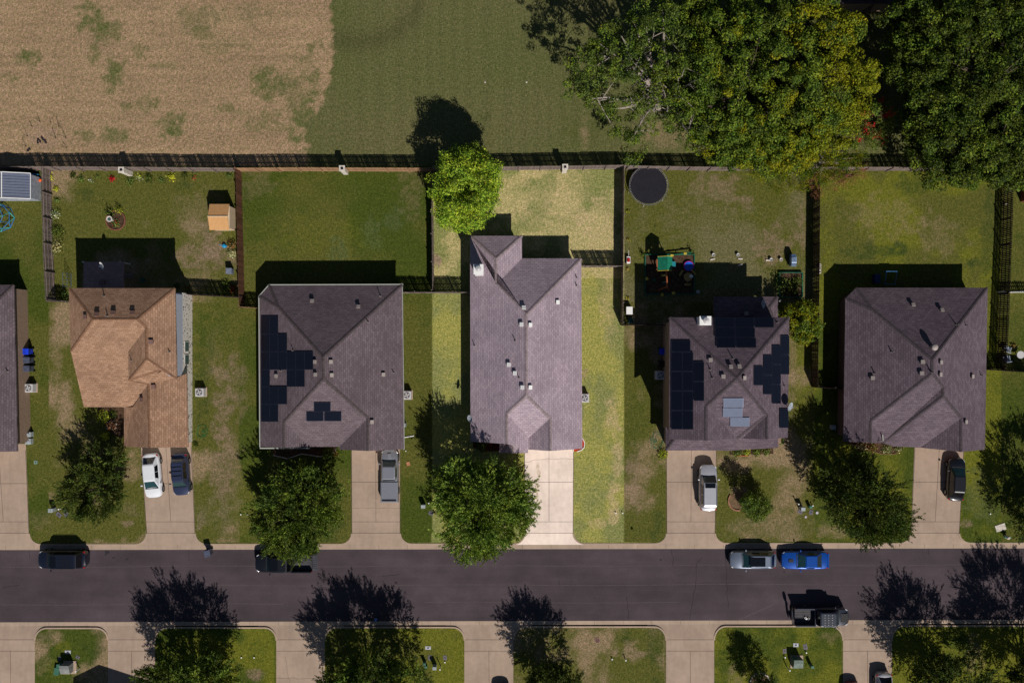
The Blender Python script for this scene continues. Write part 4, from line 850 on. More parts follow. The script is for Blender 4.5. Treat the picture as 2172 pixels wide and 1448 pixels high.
def tree(label, base, blobs, mats, style='twig', name='tree', cat='tree', seed=1, leaf=.13, dens=1.0, trunk_r=.2, bark='bark', limbs=10, group=None, clump=.7, fork=1.4, weights=None, shrink=.9):
    """base ground px; blobs: (px,py,z,rx,ry,rz) centre in photo px at height z, radii in metres"""
    rng = np.random.default_rng(seed); rr = random.Random(seed)
    org = P(*base); t = thing(name, label, cat, org, group=group)
    allC = []; outs = []
    if style == 'twig' and group == OG: blobs = [(px, py, z, rx * shrink, ry * shrink, rz * shrink) for (px, py, z, rx, ry, rz) in blobs]
    for bi, (px, py, z, rx, ry, rz) in enumerate(blobs):
        c = np.array(P(px, py, z)); n = max(6, int(dens * (3.3 if style == 'twig' else 2.6) * (rx * ry + rx * rz + ry * rz) / clump ** 2))
        d = rng.normal(size=(n, 3)); d /= np.linalg.norm(d, axis=1, keepdims=True)
        rad = rng.uniform(.45, 1, (n, 1)) ** .6 * (1 + .16 * np.sin(d[:, :1] * 5 + bi) * np.cos(d[:, 1:2] * 6 + 1.3 * bi)) 
        cc = c + d * rad * np.array([rx, ry, rz]); k = cc[:, 2] > .5; allC.append(cc[k]); outs.append(np.hstack([d[k] * np.array([1, 1, .8]), np.full((k.sum(), 1), bi)]))
    CC = np.vstack(allC); OO = np.vstack(outs)
    pts = [[] for _ in mats]; nrm = [[] for _ in mats]; dr = [[] for _ in mats]
    for i in range(len(CC)):
        c = CC[i]; o = OO[i, :3]; mi = 0
        if len(mats) > 1:
            w = weights[int(OO[i, 3])] if weights else [1 / len(mats)] * len(mats); mi = int(np.searchsorted(np.cumsum(w), rng.random())) ; mi = min(mi, len(mats) - 1)
        if style == 'twig':
            for q in range(9):
                d = o * .9 + np.array([0, 0, .45]) + rng.normal(size=3) * .38; d /= np.linalg.norm(d)
                ln = clump * rng.uniform(.7, 1.5); k = int(19 * ln / .7); tt = rng.random((k, 1)) ** .8
                p = c + rng.normal(size=3) * clump * .35 + d * tt * ln + rng.normal(size=(k, 3)) * .055; dr[mi].append(np.tile(d, (k, 1)))
                pts[mi].append(p); nrm[mi].append(rng.normal(size=(k, 3)) + d * .3 + np.array([0, 0, .8]))
        else:
            k = int((135 if leaf >= .14 else 110) * (clump / .7) ** 1.2); d = rng.normal(size=(k, 3)); d[:, 2] = d[:, 2] * .8 + .25; d /= np.linalg.norm(d, axis=1, keepdims=True)
            cr = clump * rng.uniform(.55, 1.15); p = c + d * cr * rng.uniform(.55, 1.05, (k, 1)) * np.array([1, 1, .65])
            pts[mi].append(p); nrm[mi].append(d * .8 + rng.normal(size=(k, 3)) * .55 + np.array([0, 0, .5]))
    for mi, m in enumerate(mats):
        if pts[mi]:
            pp = np.vstack(pts[mi]); nn = np.vstack(nrm[mi]); kk = pp[:, 2] > .1
            tw = style == 'twig'; leaf_mesh('crown', pp[kk], nn[kk], leaf * (.8 if tw else .76), rng, M[m], t, org, .34 if tw else .55, np.vstack(dr[mi])[kk] if tw else None)
    # trunk and limbs
    tb = MB(org); top = Vector((org.x, org.y, fork)); zc = np.array([0, 0, 0])
    mean = Vector(CC.mean(0)); tb.tube([org, org.lerp(top, .5) + Vector((rr.uniform(-.05, .05), 0, 0)), top], [trunk_r * 1.35, trunk_r, trunk_r * .85], 10)
    order = sorted(range(len(CC)), key=lambda i: rr.random())[:limbs]
    for i in order:
        e1 = Vector(CC[i]); st_ = top + Vector((0, 0, rr.uniform(-.2, .3))); mid = st_.lerp(e1, .5) + Vector((rr.uniform(-.4, .4), rr.uniform(-.4, .4), rr.uniform(.1, .7))) * (trunk_r * 2.5)
        q1 = st_.lerp(mid, .5) + Vector((rr.uniform(-.1, .1), rr.uniform(-.1, .1), .1))
        tb.tube([st_, q1, mid, mid.lerp(e1, .55) + Vector((rr.uniform(-.3, .3), rr.uniform(-.3, .3), 0)) * trunk_r * 2, e1], [trunk_r * .55, trunk_r * .45, trunk_r * .33, trunk_r * .2, trunk_r * .06], 6)
        for _ in range(3):
            s0 = mid.lerp(e1, rr.uniform(.1, .8)); e2 = Vector(CC[min(range(0, len(CC), max(1, len(CC) // 150)), key=lambda j: (Vector(CC[j]) - s0 - Vector((rr.uniform(-1, 1), rr.uniform(-1, 1), rr.uniform(-.4, 1))) * trunk_r * 6).length)])
            tb.tube([s0, s0.lerp(e2, .5) + Vector((rr.uniform(-.15, .15), rr.uniform(-.15, .15), .1)), e2], [min(trunk_r * .2, .045), min(trunk_r * .13, .03), .012], 5)
    tb.build('trunk', M[bark], t)
    return t
OG = 'oak trees in the front yards'
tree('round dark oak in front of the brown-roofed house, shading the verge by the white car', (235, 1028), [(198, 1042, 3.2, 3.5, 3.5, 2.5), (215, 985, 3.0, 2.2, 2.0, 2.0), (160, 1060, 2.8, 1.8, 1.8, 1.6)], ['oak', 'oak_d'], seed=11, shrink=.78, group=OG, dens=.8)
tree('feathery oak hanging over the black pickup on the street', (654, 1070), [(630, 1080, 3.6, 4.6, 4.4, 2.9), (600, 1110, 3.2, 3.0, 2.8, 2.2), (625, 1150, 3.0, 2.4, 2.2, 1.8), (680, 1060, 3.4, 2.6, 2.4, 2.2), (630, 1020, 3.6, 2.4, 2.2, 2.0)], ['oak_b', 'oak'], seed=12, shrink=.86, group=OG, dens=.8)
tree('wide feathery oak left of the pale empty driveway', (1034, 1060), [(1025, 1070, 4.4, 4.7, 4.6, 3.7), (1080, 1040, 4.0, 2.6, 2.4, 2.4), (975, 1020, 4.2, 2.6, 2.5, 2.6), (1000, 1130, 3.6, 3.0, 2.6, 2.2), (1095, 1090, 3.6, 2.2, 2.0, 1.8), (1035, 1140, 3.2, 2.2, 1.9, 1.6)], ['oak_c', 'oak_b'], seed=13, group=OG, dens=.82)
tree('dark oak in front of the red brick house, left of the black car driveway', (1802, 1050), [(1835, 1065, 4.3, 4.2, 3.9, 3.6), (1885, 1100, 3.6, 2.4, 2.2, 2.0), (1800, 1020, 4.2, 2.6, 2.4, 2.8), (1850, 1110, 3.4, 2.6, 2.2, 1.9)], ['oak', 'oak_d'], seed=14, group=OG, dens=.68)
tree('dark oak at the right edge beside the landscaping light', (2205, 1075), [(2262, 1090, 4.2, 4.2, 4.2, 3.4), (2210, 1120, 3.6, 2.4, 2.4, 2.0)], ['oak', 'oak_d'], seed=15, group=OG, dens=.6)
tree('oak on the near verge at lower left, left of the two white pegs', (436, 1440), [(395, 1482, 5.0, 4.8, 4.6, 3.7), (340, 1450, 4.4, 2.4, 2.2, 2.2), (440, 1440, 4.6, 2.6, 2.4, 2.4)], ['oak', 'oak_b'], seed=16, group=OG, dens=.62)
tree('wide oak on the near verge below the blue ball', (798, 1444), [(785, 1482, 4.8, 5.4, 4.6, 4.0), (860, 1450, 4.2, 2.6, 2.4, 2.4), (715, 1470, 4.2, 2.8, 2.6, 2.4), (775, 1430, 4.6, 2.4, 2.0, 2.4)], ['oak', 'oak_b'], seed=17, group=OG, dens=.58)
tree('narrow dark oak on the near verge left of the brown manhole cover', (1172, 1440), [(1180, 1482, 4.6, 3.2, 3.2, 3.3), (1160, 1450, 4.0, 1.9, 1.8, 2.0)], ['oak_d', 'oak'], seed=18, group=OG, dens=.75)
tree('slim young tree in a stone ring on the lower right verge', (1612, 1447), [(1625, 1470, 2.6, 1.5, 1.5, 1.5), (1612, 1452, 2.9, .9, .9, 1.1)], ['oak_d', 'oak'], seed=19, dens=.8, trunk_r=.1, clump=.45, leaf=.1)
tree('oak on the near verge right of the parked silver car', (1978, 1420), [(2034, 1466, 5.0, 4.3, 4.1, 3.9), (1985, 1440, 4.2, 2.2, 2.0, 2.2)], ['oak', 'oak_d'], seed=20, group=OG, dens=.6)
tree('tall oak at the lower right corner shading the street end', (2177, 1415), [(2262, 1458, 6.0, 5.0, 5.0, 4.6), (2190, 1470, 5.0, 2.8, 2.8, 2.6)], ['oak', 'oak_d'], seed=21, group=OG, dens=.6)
tree('small dense round tree with glossy leaves beside the silver SUV driveway', (1606, 1062), [(1602, 1070, 1.9, 1.45, 1.45, 1.3), (1618, 1078, 1.8, .9, .9, .9), (1605, 1090, 1.6, .8, .8, .8), (1590, 1062, 2.9, .9, .9, .9)], ['mid', 'oak'], style='clump', seed=22, dens=1.1, trunk_r=.09, clump=.38, leaf=.09, fork=.8)
tree('lime green broadleaf tree with brightened leaf colour in the back left corner of the pale lawn', (990, 418), [(985, 395, 5.2, 3.55, 3.9, 3.5), (960, 440, 4.6, 2.0, 2.0, 2.0), (1020, 380, 5.0, 2.0, 2.4, 2.2), (990, 345, 5.4, 2.4, 1.6, 2.2), (990, 460, 4.2, 1.8, 1.5, 1.6)], ['lime', 'mid'], style='clump', seed=23, dens=1.15, clump=.62, leaf=.125, weights=[[.9, .1], [.97, .03], [.97, .03], [.35, .65], [.97, .03]])
tree('small bright tree against the right side of the house with panels on all slopes', (1684, 683), [(1694, 668, 2.4, 1.9, 1.5, 1.5), (1712, 695, 2.2, 1.4, 1.7, 1.3), (1690, 700, 2.0, 1.0, 1.2, 1.0)], ['mid', 'yellow'], style='clump', seed=24, dens=1.2, clump=.4, leaf=.11, trunk_r=.1)
tree('large open tree with pale bare branches over the field', (1392, 228), [(1275, 150, 9, 3.6, 3.2, 2.4), (1310, 100, 9.5, 3.2, 3.0, 2.2), (1240, 190, 8, 2.0, 1.8, 1.6), (1330, 250, 7, 3.0, 2.6, 2.0), (1400, 90, 10.5, 2.8, 4.0, 2.2), (1440, 190, 9, 3.6, 3.6, 2.6), (1345, 310, 6, 1.8, 1.6, 1.4), (1465, 260, 7.5, 2.8, 2.2, 1.8), (1390, 20, 10.5, 2.2, 2.0, 1.6)], ['mid', 'oak'], style='clump', seed=25, dens=.27, trunk_r=.42, bark='bark_pale', limbs=26, clump=.6, leaf=.13, fork=3.2)
tree('huge dense tree with dark and yellow-green leaves beyond the back fence', (1590, 245), [(1600, 170, 8, 8.2, 7.4, 5.5), (1540, 110, 8.5, 4.6, 4.6, 3.6), (1760, 190, 7.5, 4.4, 5.2, 4.0), (1700, 260, 7, 5.4, 3.8, 3.8), (1720, 80, 8, 4.6, 3.8, 3.4), (1560, 290, 6.5, 4.4, 3.2, 3.2), (1650, 320, 6, 4.0, 2.4, 2.6), (1480, 40, 8, 2.6, 2.6, 2.4)], ['mid', 'yellow', 'deep'], style='clump', seed=26, dens=.72, trunk_r=.5, limbs=30, clump=.78, leaf=.15, fork=3,
     weights=[[.75, .1, .15], [.6, .05, .35], [.15, .85, 0], [.25, .75, 0], [.3, .65, .05], [.7, .2, .1], [.4, .6, 0], [.5, .0, .5]])
tree('thin airy yellow-green tree hanging over the fence near the dark side fence', (1672, 348), [(1690, 352, 4.5, 4.6, 1.8, 1.6), (1640, 340, 4.6, 2.6, 2.0, 1.6), (1740, 345, 4.4, 2.8, 1.7, 1.5), (1670, 385, 3.6, 2.6, 1.3, 1.2), (1795, 330, 4.2, 1.6, 1.6, 1.2)], ['yellow', 'mid'], style='twig', seed=27, dens=.42, trunk_r=.14, limbs=34, clump=.6, leaf=.09, fork=1.5, bark='bark_pale')
tree('massive dark green tree filling the upper right corner', (2060, 190), [(2080, 160, 9, 8.0, 8.0, 5.0), (2110, 300, 7, 5.4, 4.6, 3.8), (2020, 330, 6, 4.0, 3.4, 3.0), (2180, 60, 9, 5.6, 6.6, 4.6), (1990, 250, 6.5, 3.6, 3.4, 3.0), (2180, 320, 7, 4.4, 4.0, 3.6)], ['deep', 'mid'], style='clump', seed=28, dens=.72, trunk_r=.5, limbs=30, clump=.8, leaf=.15, fork=3, weights=[[.8, .2]] * 6)
tree('smaller dark tree at the top edge, left of the massive dark green one', (1950, 110), [(1975, 40, 9, 4.6, 4.0, 3.0), (1925, 70, 7.5, 2.0, 2.6, 2.0), (1955, 130, 7, 2.6, 2.2, 1.8), (1900, 150, 5, 1.0, 1.2, .9)], ['deep', 'mid'], style='clump', seed=29, dens=.62, trunk_r=.3, limbs=20, clump=.75, leaf=.14, fork=3, weights=[[.5, .5]] * 4)
tree('tall tree above the top edge casting deep shade between the two big crowns', (1835, 20), [(1850, -150, 9, 6.5, 5.5, 4.5), (1700, -170, 9, 6.5, 5.5, 4.5), (2000, -160, 9, 6.5, 5.5, 4.5)], ['deep', 'mid'], style='clump', seed=30, dens=.5, trunk_r=.4, limbs=8, clump=1.0, leaf=.2, fork=3, weights=[[.8, .2]] * 3)
tree('shrub with crimson flowers between the huge tree and the dark tree', (1858, 268), [(1862, 262, 1.8, 1.6, 2.4, 1.2), (1846, 290, 1.5, 1.5, 1.2, .9)], ['shrub', 'flower_red'], style='twig', name='flowering_shrub', cat='shrub', seed=31, dens=.7, clump=.45, leaf=.08, trunk_r=.06, weights=[[.86, .14]] * 2, fork=.4, limbs=14)
tree('brown dry shrub beside the back fence under the yellow-green tree', (1805, 372), [(1800, 366, 1.2, 2.2, 1.2, .7), (1770, 382, 1.0, 1.4, .9, .6)], ['dry'], style='twig', name='dry_shrub', cat='shrub', seed=32, dens=.35, clump=.4, leaf=.05, trunk_r=.05, limbs=60, fork=.2, bark='bark_red')
tree('bare reddish shrub at the top of the dark side fence', (1722, 398), [(1727, 392, 1.6, .9, 1.2, .9)], ['dry'], style='twig', name='dry_shrub', cat='shrub', seed=33, dens=.35, clump=.35, leaf=.05, trunk_r=.05, limbs=26, fork=.2, bark='bark_red')
def shrub(px, py, r, mats, label, h=None, seed=None, dens=1.0, w=None, name='shrub', cat='shrub', group=None, style='clump', leaf=.07, ry=None):
    h = h or r * .8; seed = seed or int(px * 3 + py); zc = max(h * .55, .2)
    org = P(px, py, 0); rng = np.random.default_rng(seed); t = thing(name, label, cat, org, group=group)
    n = int(dens * 260 * r * (ry or r) / .25); n = max(60, min(n, 5200)); d = rng.normal(size=(n, 3)); d /= np.linalg.norm(d, axis=1, keepdims=True); d[:, 2] = np.abs(d[:, 2]) * 1.0
    lump = 1 + .25 * np.sin(d[:, :1] * 7 + seed) * np.cos(d[:, 1:2] * 6 + seed * 2)
    if style == 'spiky': lump = lump * rng.uniform(.3, 1.5, (n, 1))
    c = np.array(org) + d * rng.uniform(.45, 1.05, (n, 1)) * lump * np.array([r, ry or r, h]) + np.array([0, 0, .03])
    mi = rng.choice(len(mats), n, p=w) if w else rng.integers(0, len(mats), n)
    for k, m in enumerate(mats):
        q = mi == k
        if q.any(): leaf_mesh('leaves' if not m.startswith('flower') else 'flowers', c[q], d[q] * .6 + rng.normal(size=(q.sum(), 3)) * .6 + np.array([0, 0, .4]), leaf, rng, M[m], t, org)
    tb = MB(org)
    for k in range(5):
        a = k * 1.26 + seed; tb.tube([org, org + Vector((r * .5 * math.cos(a), (ry or r) * .5 * math.sin(a), h * .7))], [.02, .008], 5)
    tb.build('stem', M['bark'], t)
    return t
SG = 'border plants along the back fence'
border = [(108, 376, .35, ['shrub_y'], 'yellow-green plant in the corner by the leaning grey fence'), (155, 372, .4, ['deep'], 'dark upright plant at the left of the flower border'), (172, 380, .45, ['shrub'], 'leafy green plant near the left of the flower border'),
          (194, 384, .25, ['shrub', 'flower_white'], 'tiny white-flowered plant in the border'), (208, 375, .3, ['shrub'], 'low plant left of the red-leaved plant'), (239, 380, .38, ['flower_red', 'deep'], 'dark red-leaved plant left of the stone column'),
          (276, 384, .5, ['shrub'], 'bushy green plant right of the stone column'), (296, 375, .35, ['shrub_y', 'flower_white'], 'pale flowering plant right of the stone column'), (316, 378, .5, ['deep', 'shrub'], 'dark green clump in the middle of the border'),
          (342, 382, .35, ['shrub'], 'small round green plant in the border'), (365, 376, .45, ['shrub_y'], 'bright yellow-green clump in the right half of the border'), (392, 372, .4, ['deep'], 'dark plant by the fence above the small tan patch'), (412, 378, .3, ['shrub', 'flower_red'], 'little plant with red blooms near the end of the border'),
          (488, 372, .35, ['shrub'], 'green plant in the corner by the brown side fence'), (120, 400, .35, ['shrub_y'], 'yellow-green plant beside the leaning fence, upper'), (122, 425, .35, ['shrub'], 'green plant beside the leaning fence'), (118, 455, .6, ['shrub', 'flower_white'], 'white-flowered bush beside the leaning fence'),
          (124, 490, .75, ['deep', 'shrub'], 'tall dark bush beside the leaning fence'), (120, 524, .7, ['shrub_w', 'deep'], 'cream and green bush at the lower end of the leaning fence'), (137, 625, .6, ['shrub'], 'green bush at the upper left corner of the brown-roofed house')]
for (x, y, r, m, l) in border: shrub(x, y, r, m, l, group=SG, w=[.75, .25] if len(m) == 2 else None, style='spiky')
shrub(492, 518, .55, ['deep', 'dry'], 'dark shrub against the brown side fence, above the cream one'); shrub(493, 537, .55, ['shrub_w'], 'cream flowering shrub against the brown side fence'); shrub(480, 605, .6, ['shrub', 'deep'], 'green shrub by the cross fence near the grey bin lid')
shrub(494, 612, .5, ['flower_red', 'deep'], 'dark red shrub in the corner by the brown side fence', w=[.35, .65]); shrub(395, 612, .5, ['shrub', 'flower_red'], 'rose shrub at the upper right corner of the brown-roofed house', w=[.85, .15]); shrub(376, 606, .35, ['deep'], 'small dark shrub beside the rose shrub')
shrub(220, 884, .8, ['shrub', 'shrub_y'], 'yellow-green shrub under the front wall of the brown-roofed house'); shrub(240, 878, .5, ['deep'], 'dark green shrub in the front bed of the brown-roofed house'); shrub(238, 902, .6, ['dry', 'flower_white'], 'brown and white flowering plant in the front bed', w=[.8, .2]); shrub(225, 925, .5, ['shrub_y'], 'yellowish plant at the foot of the front bed')
shrub(416, 941, .3, ['deep'], 'small dark plant at the garage corner of the brown-roofed house')
shrub(235, 452, .5, ['shrub', 'deep'], 'plant with long upright stems in the round brick-edged bed', style='spiky', h=.9); shrub(256, 447, .45, ['shrub_y', 'deep'], 'leafy plant at the right of the round bed', h=.9, style='spiky'); shrub(247, 474, .5, ['shrub', 'flower_red'], 'low flowering plant in the round bed', w=[.85, .15])
shrub(695, 960, .7, ['deep', 'shrub'], 'dark shrub under the front eave of the pale-guttered house'); shrub(712, 962, .35, ['dry', 'shrub_y'], 'small orange-tipped plant by the pale-guttered house')
shrub(1405, 962, .6, ['shrub_y', 'mid'], 'bright yellow-green bush at the left of the silver SUV driveway')
for (x, w, m) in ((1563, .55, 'mid'), (1583, .45, 'shrub_y'), (1604, .55, 'mid'), (1625, .45, 'shrub')): shrub(x, 958, w, [m, 'shrub'], {1563: 'leftmost clipped bush under the front windows right of the silver SUV', 1583: 'yellowish bush under the front windows, second from left', 1604: 'third bush from left under the front windows', 1625: 'rightmost bush under the front windows'}[x])
shrub(1655, 935, .4, ['shrub'], 'small bush at the front right corner of the house with solar panels on all slopes')
shrub(1826, 945, .6, ['dry', 'shrub_w'], 'dry orange-brown shrub under the front of the red brick house'); shrub(1850, 950, .55, ['shrub', 'dry'], 'green and brown shrub in the curved front bed', ); shrub(1880, 952, .6, ['shrub', 'shrub_w'], 'pale green plant in the middle of the curved front bed'); shrub(1905, 951, .5, ['shrub_w', 'shrub'], 'grey-green plant at the right end of the curved front bed')
shrub(1655, 606, 1.1, ['shrub', 'oak'], 'feathery tall plant left of the green raised bed', h=1.8, style='spiky', dens=.5)
shrub(1688, 598, .7, ['shrub', 'deep'], 'silvery green crop plant at the upper right of the raised bed', h=.9); shrub(1680, 614, .7, ['shrub', 'deep'], 'leafy crop plant in the lower half of the raised bed', h=.8)
for k, (x, y) in enumerate(((1332, 448), (1333, 508), (1331, 571), (1331, 632))): shrub(x, y, .22, ['shrub_y', 'shrub', 'dry'], ['tuft beside the fence just below the trampoline', 'orange-yellow potted tuft beside the fence above the red cart', 'small dry tuft beside the fence below the red cart', 'reddish tuft beside the fence above the white box'][k], group='tufts along the side fence')
shrub(1022, 945, .7, ['deep', 'shrub'], 'dark shrub in the shade of the front porch of the pale-roofed house'); shrub(1340, 1120, .12, ['deep'], 'small dark weed on the lawn left of the silver SUV driveway', name='weed', cat='weed')

# ---------------------------------------------------------------- vehicles
def loft(mb, secs):
    n = len(secs[0]); vs = [v for s in secs for v in s]; fs = []
    for i in range(len(secs) - 1):
        for k in range(n - 1): fs.append((i * n + k, i * n + k + 1, (i + 1) * n + k + 1, (i + 1) * n + k))
    fs.append(tuple(range(n))); fs.append(tuple(range(len(secs) * n - 1, (len(secs) - 1) * n - 1, -1)))
    mb.add(vs, fs)
def vehicle(name, label, cat, px, py, heading, paint, Ln=4.7, Wd=1.85, Ht=1.6, hood=1.1, ws=.75, roofl=1.9, rear=.5, belt=.98, nose=.72, kind='suv', bed=0, glassroof=None, rails=False, extras=None, tailz=None, sq=5):
    """heading: degrees of the nose direction, 0 = +x, 90 = up the photo"""
    c = P(px, py); t = thing(name, label, cat, (c.x, c.y, ZA if 1160 < py < 1325 else .016), R(heading), group='parked vehicles')
    x1 = Ln / 2; xcow = x1 - hood; xrf = xcow - ws; xrr = xrf - roofl; xrb = xrr - rear; xend = -Ln / 2
    body_end = xrb - .05 if bed else xend
    tz = tailz or belt
    def topz(x):
        if x > xcow: f = (x - xcow) / hood; return belt - (belt - nose) * f ** 1.8
        if x < xrb and not bed: f = (xrb - x) / max(.01, xrb - xend); return belt - (belt - tz) * f - .1 * f ** 4
        return belt
    def hw(x): u_ = min(1, abs(2 * x / Ln)); return Wd / 2 * (1 - .05 * u_ * u_) * max(.6, (1 - u_ ** (7 + sq)) ** .32)
    N = 18; secs = []
    for i in range(N + 1):
        u = i / N; x = body_end + (x1 - body_end) * (.5 - .5 * math.cos(math.pi * u)) ; w = hw(x); z = topz(x)
        endf = 1.0
        if i == N: endf = .90
        if i == 0 and not bed: endf = .93
        half = [(w * .9 * endf, .24), (w * .99 * endf, .42), (w * endf, .62), (w * .975 * endf, z - .14), (w * .88 * endf, z - .02), (w * .5 * endf, z + .03), (0, z + .045)]
        if i in (0, N): half = [(a, b if k < 3 else b - .12) for k, (a, b) in enumerate(half)]
        secs.append([Vector((x, -a, b)) for a, b in half] + [Vector((x, a, b)) for a, b in reversed(half[:-1])])
    mb = MB(); loft(mb, secs); bo = mb.build('body', paint, t, smooth=False); bo.data.shade_smooth()
    es = bo.modifiers.new('es', 'EDGE_SPLIT'); es.split_angle = R(40)
    # greenhouse
    wb, wr = Wd / 2 * .86, Wd / 2 * (.66 if kind != 'box' else .76)
    base = [(xcow, wb * .93), (xrf - .15, wb), (xrr + .1, wb), (xrb, wb * .93)]; top = [(xrf, wr * .93), (xrf - .3, wr), (xrr + .25, wr), (xrr, wr * .93)]
    bl = [Vector((x, y, belt - .03)) for x, y in base] + [Vector((x, -y, belt - .03)) for x, y in reversed(base)]
    tl = [Vector((x, y, Ht - .05)) for x, y in top] + [Vector((x, -y, Ht - .05)) for x, y in reversed(top)]
    ctr = Vector(((xrf + xrr) / 2, 0, Ht)); mid2 = [ctr + (v - ctr) * .86 + Vector((0, 0, .0)) for v in tl]
    for v in mid2: v.z = Ht - .008
    mb = MB(); n = 8; vs = bl + tl + mid2
    mb.add(vs, [(k, (k + 1) % n, n + (k + 1) % n, n + k) for k in range(n)] + [(n + k, n + (k + 1) % n, 2 * n + (k + 1) % n, 2 * n + k) for k in range(n)] + [tuple(range(2 * n, 3 * n))])
    cab = mb.build('cabin', paint, t, bevel=.03)
    def pane(nm, q, shr=.9, off=.014, mat=None, par=None, shy=None):
        q = [Vector(v) for v in q]; m = sum(q, Vector()) / 4; nn = (q[1] - q[0]).cross(q[3] - q[0]).normalized()
        if nn.dot(m - Vector(((xrf + xrr) / 2, 0, belt - .3))) < 0: nn = -nn
        ux = (q[1] - q[0]).normalized(); q2 = []
        for v in q:
            d = v - m; a = ux * d.dot(ux); q2.append(m + a * shr + (d - a) * (shy or shr) + nn * off)
        b = MB(); b.add(q2 + [v - nn * .01 for v in q2], [(0, 1, 2, 3), (7, 6, 5, 4), (0, 1, 5, 4), (1, 2, 6, 5), (2, 3, 7, 6), (3, 0, 4, 7)]); return b.build(nm, mat or M['glass'], par or cab)
    pane('windshield', [bl[7], bl[0], tl[0], tl[7]], .93, shy=.92); pane('rear_window', [bl[3], bl[4], tl[4], tl[3]], .88, shy=.85, mat=M['glass_dark'])
    for sgn, ids in ((1, (0, 1, 2, 3)), (-1, (7, 6, 5, 4))):
        a, b = bl[ids[1]], bl[ids[2]]; c2, d2 = tl[ids[2]], tl[ids[1]]
        m1, m2 = a.lerp(b, .5), d2.lerp(c2, .5)
        pane('side_window', [a, m1, m2, d2], .92, mat=M['glass_dark'], shy=.78); pane('side_window', [m1, b, c2, m2], .92, mat=M['glass_dark'], shy=.78)
    # wheels
    wr_ = .34 if Ht < 1.75 else .39
    for sx in (x1 - hood * .78, xend + (.85 if not bed else 1.15)):
        for sg in (1, -1):
            y = sg * (hw(sx) - .1); wv = MB(); wv.tube([(sx, y - .12, wr_), (sx, y + .12, wr_)], wr_, 18); wo = wv.build('wheel', M['tyre'], t)
            rm = MB(); rm.tube([(sx, y + sg * .1, wr_), (sx, y + sg * .128, wr_)], wr_ * .62, 14); rm.build('rim', M['rim'], wo)
    for sg in (1, -1):
        hl = MB(); hl.box((x1 - .3, sg * Wd * .37, nose - .05), (.26, .24, .12), -sg * .6); hl.build('headlight', M['lamp'], t, bevel=.03)
        if not bed:
            tlz = MB(); tlz.box((xend + .22, sg * Wd * .39, tz - .12), (.2, .2, .14), sg * .6); tlz.build('taillight', M['lamp_red'], t, bevel=.03)
        mr = MB(); mr.box((xcow - .35, sg * (Wd / 2 + .1), belt + .05), (.14, .2, .14)); mr.build('side_mirror', paint, t, bevel=.03)
        wp = MB(); wp.tube([(xcow - .06, sg * .1, belt + .045), (xcow - .3, sg * .62, belt + .17)], .012, 4); wp.build('wiper', M['blackplastic'], t)
    cw = MB(); cw.box((xcow + .03, 0, belt + .04), (.07, Wd * .74, .02)); cw.build('cowl', M['blackplastic'], t)
    gri = MB(); gri.box((x1 - .02, 0, .5), (.05, Wd * .5, .18)); gri.build('grille', M['blackplastic'], t)
    if glassroof:
        a, b = glassroof; q = MB(); q.box(((a + b) / 2, 0, Ht + .004), (abs(b - a), wr * 1.5, .02)); q.build('sunroof', M['glass_dark'], t, bevel=.005)
    if rails:
        for sg in (1, -1):
            q = MB(); q.tube([(xrf - .2, sg * wr * .9, Ht), (xrf - .4, sg * wr * .9, Ht + .06), (xrr + .3, sg * wr * .9, Ht + .06), (xrr + .1, sg * wr * .9, Ht)], .022, 5); q.build('roof_rail', M['blackplastic'] if rails == 'black' else M['rim'], t)
    if bed:
        x0 = xend; xb = xrb - .08; zb = belt + .02; q = MB()
        for sg in (1, -1): q.box(((x0 + xb) / 2, sg * (Wd / 2 - .09), (zb + .4) / 2), (xb - x0, .14, zb - .4))
        q.box((xb - .04, 0, (zb + .4) / 2), (.08, Wd - .1, zb - .4)); q.box(((x0 + xb) / 2, 0, .5), (xb - x0, Wd - .1, .14)); q.build('bed', paint, t, bevel=.02)
        f = MB(); f.box(((x0 + xb) / 2, 0, .6), (xb - x0 - .1, Wd - .34, .03))
        for k in range(9): f.box(((x0 + xb) / 2, -Wd / 2 + .28 + k * (Wd - .56) / 8, .625), (xb - x0 - .12, .05, .03))
        f.build('bed_floor', plain('bed_liner', (70, 68, 72), .7), t)
        for sg in (1, -1): MB().box((x0 + .02, sg * (Wd / 2 - .09), .8), (.06, .14, .3)).build('taillight', M['lamp_red'], t)
        if bed == 'cover':
            MB().box(((x0 + xb) / 2 + .02, 0, zb + .03), (xb - x0 - .1, Wd - .16, .07)).build('bed_cover', paint, t, bevel=.03); MB().box((x0 + .05, 0, .8), (.08, Wd - .3, .5)).build('tailgate', paint, t, bevel=.02)
            MB().box((x0 + .22, 0, zb + .13), (.1, Wd - .4, .05)).build('spoiler', M['blackplastic'], t)
        if bed == 'open':
            g_ = MB(); g_.box((x0 - .3, 0, .62), (.58, Wd - .28, .07))
            for k in range(7): g_.box((x0 - .3, -Wd / 2 + .35 + k * (Wd - .7) / 6, .665), (.5, .06, .02))
            g_.build('tailgate', plain('gate_grey', (64, 64, 70), .5), t, bevel=.01)
        if bed == 'swing':
            MB().box((x0 - .28, -.1, .75), (.09, Wd * .8, .5), .12).build('tailgate', paint, t, bevel=.02)
            q = MB(); q.tube([(x0 - .52, .95, .95), (x0 - .38, .95, .95)], .36, 18); q.tube([(x0 - .2, .3, .7), (x0 - .4, .9, .9)], .04, 6); q.build('spare_wheel', M['tyre'], t)
    if extras: extras(t, dict(xcow=xcow, xrf=xrf, xrr=xrr, xrb=xrb, x1=x1, x0=xend, Ht=Ht, belt=belt, wr=wr, Wd=Wd, paint=paint))
    return t
